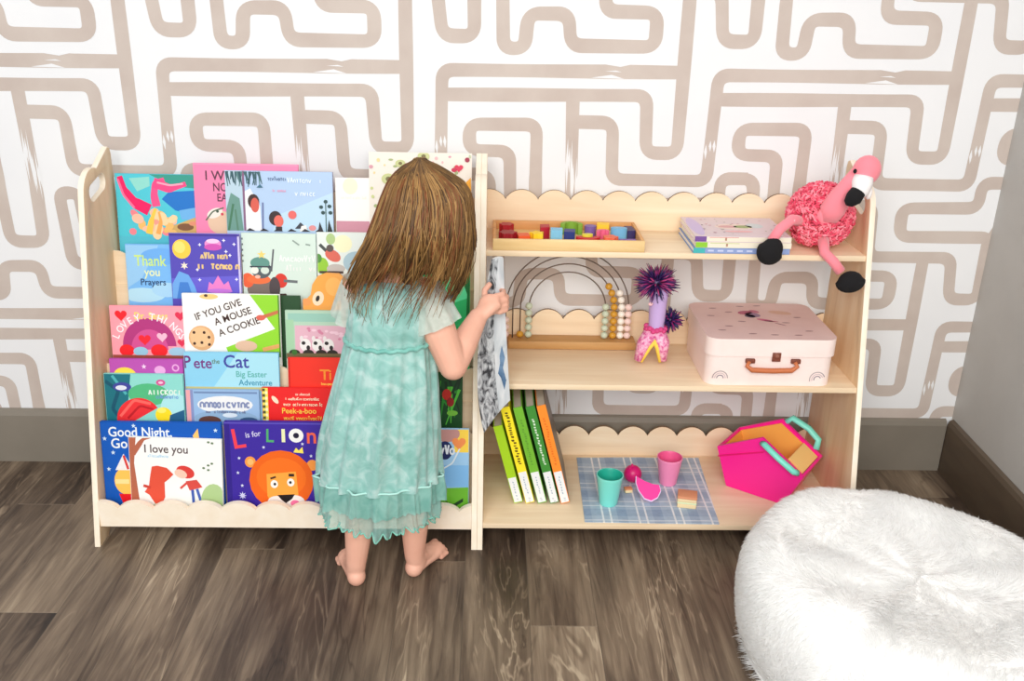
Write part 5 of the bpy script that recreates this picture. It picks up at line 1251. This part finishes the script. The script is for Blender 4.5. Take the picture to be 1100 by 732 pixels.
# ------------------------------------------------------------------ the book in her hand
cov = noisy('grey_patterned_cover', [(0.36, (52, 54, 58)), (0.46, (150, 154, 158)), (0.6, (206, 210, 212)), (0.72, (232, 234, 234))], (1, 1, .55), 58, 5, 0.5, 1.6)
pgm = noisy('pale_inner_page', [(0.3, (176, 186, 192)), (0.55, (214, 218, 220)), (0.75, (236, 236, 236))], (1, 1, .4), 22, 4, 0.6, 0.8)
blu = noisy('blue_print', [(0.35, (62, 96, 132)), (0.65, (120, 150, 180))], (1, 1, 1), 40, 3, .6)
TL, TR = at_y(528, 279, -.336), at_y(541, 277, -.332); BR, BL = at_y(548, 430, -.330), at_y(520, 465, -.385); ML, MR = at_y(513, 388, -.368), at_y(543.5, 350, -.330); MM = at_y(533, 372, -.345)
hb = thing('held_picture_book', 'grey patterned paperback held open on edge in the hand of the child', 'book', MM)
def qz(a, m_, b, t): return a * (1 - t) * (1 - 2 * t) + m_ * 4 * t * (1 - t) + b * t * (2 * t - 1)
def surf(off):
    R = []
    for i in range(21):
        t = i / 20; l = qz(TL, ML, BL, t); r = qz(TR, MR, BR, t); row = []
        for j in range(13):
            u = j / 12; p = l + (r - l) * u + Vector((0, .010 * math.sin(PI * u) - off, 0)); row.append(p)
        R.append(row)
    return R
def sheet(mb, Rf, Rb, m, j0, j1):
    nr = len(Rf); w = j1 - j0 + 1; vf = [Rf[i][j] for i in range(nr) for j in range(j0, j1 + 1)]; vb = [Rb[i][j] for i in range(nr) for j in range(j0, j1 + 1)]; n = len(vf)
    fs = [(i * w + j, i * w + j + 1, (i + 1) * w + j + 1, (i + 1) * w + j) for i in range(nr - 1) for j in range(w - 1)]
    bd = list(range(w)) + [i * w + w - 1 for i in range(1, nr)] + [(nr - 1) * w + j for j in range(w - 2, -1, -1)] + [i * w for i in range(nr - 2, 0, -1)]
    mb.add(vf + vb, fs + [tuple(n + q for q in f[::-1]) for f in fs] + [(bd[k], bd[(k + 1) % len(bd)], bd[(k + 1) % len(bd)] + n, bd[k] + n) for k in range(len(bd))], m)
mb = MB(); sheet(mb, surf(.0016), surf(0), cov, 0, 7); sheet(mb, surf(.0012), surf(0), pgm, 7, 12)
S_ = surf(.0022); pts = [S_[i][j] for i, j in ((13, 9), (12, 10), (14, 11), (15, 10), (17, 11), (18, 10), (16, 9), (15, 8), (14, 9))]
mb.add(pts, [tuple(range(9))], blu)
mb.build('cover', hb, smooth=True, angle=50)
mb = MB(); sheet(mb, surf(-.0004), surf(-.005), page_w, 1, 11); mb.build('pages', hb, smooth=True, angle=50)

# ------------------------------------------------------------------ white fur floor cushion
fur = noisy('white_fur', [(0.3, (251, 250, 248)), (0.7, (253, 253, 251))], (1, 1, 1), 7, 3, 0.85)
fur2 = mat('white_fur_tips', (254, 254, 253), 0.8)
for m_ in (fur, fur2):                             # thin hairs let light through
    nt, N, Lk, B = nodes(m_); tr_ = N.new('ShaderNodeBsdfTranslucent'); tr_.inputs[0].default_value = L3((254, 254, 254)); mx_ = N.new('ShaderNodeMixShader'); mx_.inputs[0].default_value = 0.6
    Lk.new(B.outputs[0], mx_.inputs[1]); Lk.new(tr_.outputs[0], mx_.inputs[2]); Lk.new(mx_.outputs[0], N['Material Output'].inputs[0])
pc = Vector((0.756, -0.720, 0))
prof = [(0.001, .158), (.06, .158), (.12, .162), (.18, .172), (.235, .180), (.275, .174), (.302, .146), (.311, .100), (.305, .052), (.287, .016), (.264, .004), (.001, .003)]
fn_ = RNG.normal(0, 1, (6, 4))
def lump(a, r): return .004 * math.sin(3 * a + 1.0 + 6 * r) + .003 * math.sin(5 * a - 9 * r) + .0025 * math.sin(8 * a + 14 * r)
po = thing('fur_floor_cushion', 'round white shaggy fur floor cushion on the floor at the right front', 'cushion', (pc.x, pc.y, 0))
# dense profile
PP = [Vector((a * .975, b * 1.10)) for a, b in prof]; DN = []
for i in range(len(PP) - 1):
    p0, p1, p2, p3 = PP[max(i - 1, 0)], PP[i], PP[i + 1], PP[min(i + 2, len(PP) - 1)]
    for k in range(5):
        t = k / 5; DN.append(0.5 * (2 * p1 + (p2 - p0) * t + (2 * p0 - 5 * p1 + 4 * p2 - p3) * t * t + (3 * p1 - p0 - 3 * p2 + p3) * t ** 3))
DN.append(PP[-1])
def pp(u, a):
    i = min(int(u), len(DN) - 2); t = u - i; q = DN[i] + (DN[i + 1] - DN[i]) * t
    top_ = 1.0 if q.y > .06 else max(0.0, (q.y - .01) / .05)
    return Vector((pc.x + max(q.x, .001) * math.cos(a), pc.y + max(q.x, .001) * math.sin(a), max(.001, q.y * (1 - .33 * math.cos(a) * q.x) + lump(a, q.x) * top_)))
mb = MB(); mb.rings([[pp(u, 2 * PI * j / 96) for j in range(96)] for u in range(len(DN))], mat('cushion_backing', (252, 251, 249), .9)); mb.build('cushion_body', po, smooth=True, angle=180)
# pile: thin curved blades
NB = 120000
vs = np.empty((NB * 6, 3)); keep = 0
us, as_, ws = [], [], []
cum = [0.0]
for i in range(len(DN) - 1):
    ra = (DN[i].x + DN[i + 1].x) / 2; cum.append(cum[-1] + max(ra, .002) * (DN[i + 1] - DN[i]).length)
lim = next(i for i in range(len(DN)) if i > 30 and DN[i].y < .012)
tot = cum[lim]
ucoord = np.interp(RNG.uniform(0, tot, NB), cum[:lim + 1], np.arange(lim + 1)); acoord = RNG.uniform(0, 2 * PI, NB)
Dn = np.array([(d.x, d.y) for d in DN]); ii = np.minimum(ucoord.astype(int), len(DN) - 2); tt = (ucoord - ii)[:, None]
q = Dn[ii] + (Dn[ii + 1] - Dn[ii]) * tt; tg = Dn[ii + 1] - Dn[ii]; tg /= np.linalg.norm(tg, axis=1)[:, None] + 1e-9
ca, sa = np.cos(acoord), np.sin(acoord)
lum = .004 * np.sin(3 * acoord + 1 + 6 * q[:, 0]) + .003 * np.sin(5 * acoord - 9 * q[:, 0]) + .0025 * np.sin(8 * acoord + 14 * q[:, 0])
lum *= np.clip((q[:, 1] - .01) / .05, 0, 1)
base = np.stack([pc.x + q[:, 0] * ca, pc.y + q[:, 0] * sa, np.maximum(.004, q[:, 1] * (1 - .33 * ca * q[:, 0]) + lum)], 1)
nr_, nz_ = -tg[:, 1], tg[:, 0]
nrm = np.stack([nr_ * ca, nr_ * sa, nz_], 1); nrm *= np.where((nrm[:, 2] < -.2) & (q[:, 1] > .1), -1, 1)[:, None]
out = np.stack([ca, sa, np.zeros(NB)], 1); sgn = np.sign((nrm * (out * .3 + np.array([0, 0, 1.0]) * (q[:, 1] > .09)[:, None] + out * (q[:, 1] <= .09)[:, None])).sum(1)); nrm *= np.where(sgn == 0, 1, sgn)[:, None]
X_, Y_ = base[:, 0], base[:, 1]
ang = 2.2 * np.sin(9 * X_ + 4 * Y_ + 1.3) + 1.8 * np.sin(-5 * X_ + 11 * Y_) + 1.0 * np.sin(23 * X_ - 17 * Y_) + RNG.normal(0, .45, NB)
flow = np.stack([np.cos(ang), np.sin(ang), np.zeros(NB)], 1) * .75 + out * (.35 * np.minimum(1, np.maximum(0, q[:, 0] - .06) / .12) + .5 * (q[:, 0] > .24))[:, None] + np.array([0, 0, -.5]) * (q[:, 0] > .27)[:, None]
flow -= nrm * (flow * nrm).sum(1)[:, None]; flow /= np.linalg.norm(flow, axis=1)[:, None] + 1e-9
Ln = RNG.uniform(.014, .027, NB)[:, None]; lift = RNG.uniform(.10, .36, NB)[:, None]
p0 = base - nrm * .001; p1 = base + nrm * Ln * lift * .65 + flow * Ln * .45; p2 = base + nrm * Ln * lift * .72 + flow * Ln * 1.0
p1[:, 2] = np.maximum(p1[:, 2], .003); p2[:, 2] = np.maximum(p2[:, 2], .002)
side = np.cross(flow, nrm); side /= np.linalg.norm(side, axis=1)[:, None] + 1e-9; side = side * .8 + nrm * RNG.normal(0, .5, NB)[:, None]
wd_ = RNG.uniform(.0006, .0011, NB)[:, None]
vs = np.stack([p0 - side * wd_, p0 + side * wd_, p1 - side * wd_ * .9, p1 + side * wd_ * .9, p2], 1).reshape(-1, 3)
# keep the pile out of the wall and the shelf
inv = np.array(ROOTM[po.name]); vs = vs + inv[:3, 3]
fme = bpy.data.meshes.new('fur_pile'); fme.vertices.add(len(vs)); fme.vertices.foreach_set('co', vs.ravel())
b5 = np.arange(NB) * 5
lq = np.stack([b5, b5 + 1, b5 + 3, b5 + 2], 1); lt = np.stack([b5 + 2, b5 + 3, b5 + 4], 1)
loops = np.concatenate([lq.ravel(), lt.ravel()]).astype(np.int32)
fme.loops.add(len(loops)); fme.loops.foreach_set('vertex_index', loops)
st = np.concatenate([np.arange(NB) * 4, NB * 4 + np.arange(NB) * 3]).astype(np.int32)
fme.polygons.add(2 * NB); fme.polygons.foreach_set('loop_start', st)
fme.materials.append(fur); fme.materials.append(fur2)
fme.polygons.foreach_set('material_index', np.concatenate([RNG.integers(0, 2, NB)] * 2).astype(np.int32))
fme.update(calc_edges=True); fme.validate()

fo_ = bpy.data.objects.new('fur_pile', fme); COL.objects.link(fo_); fo_.parent = po; fo_['kind'] = 'stuff'

# parts that rotate with their thing keep an identity local transform; nothing else to settle
bpy.context.view_layer.update()
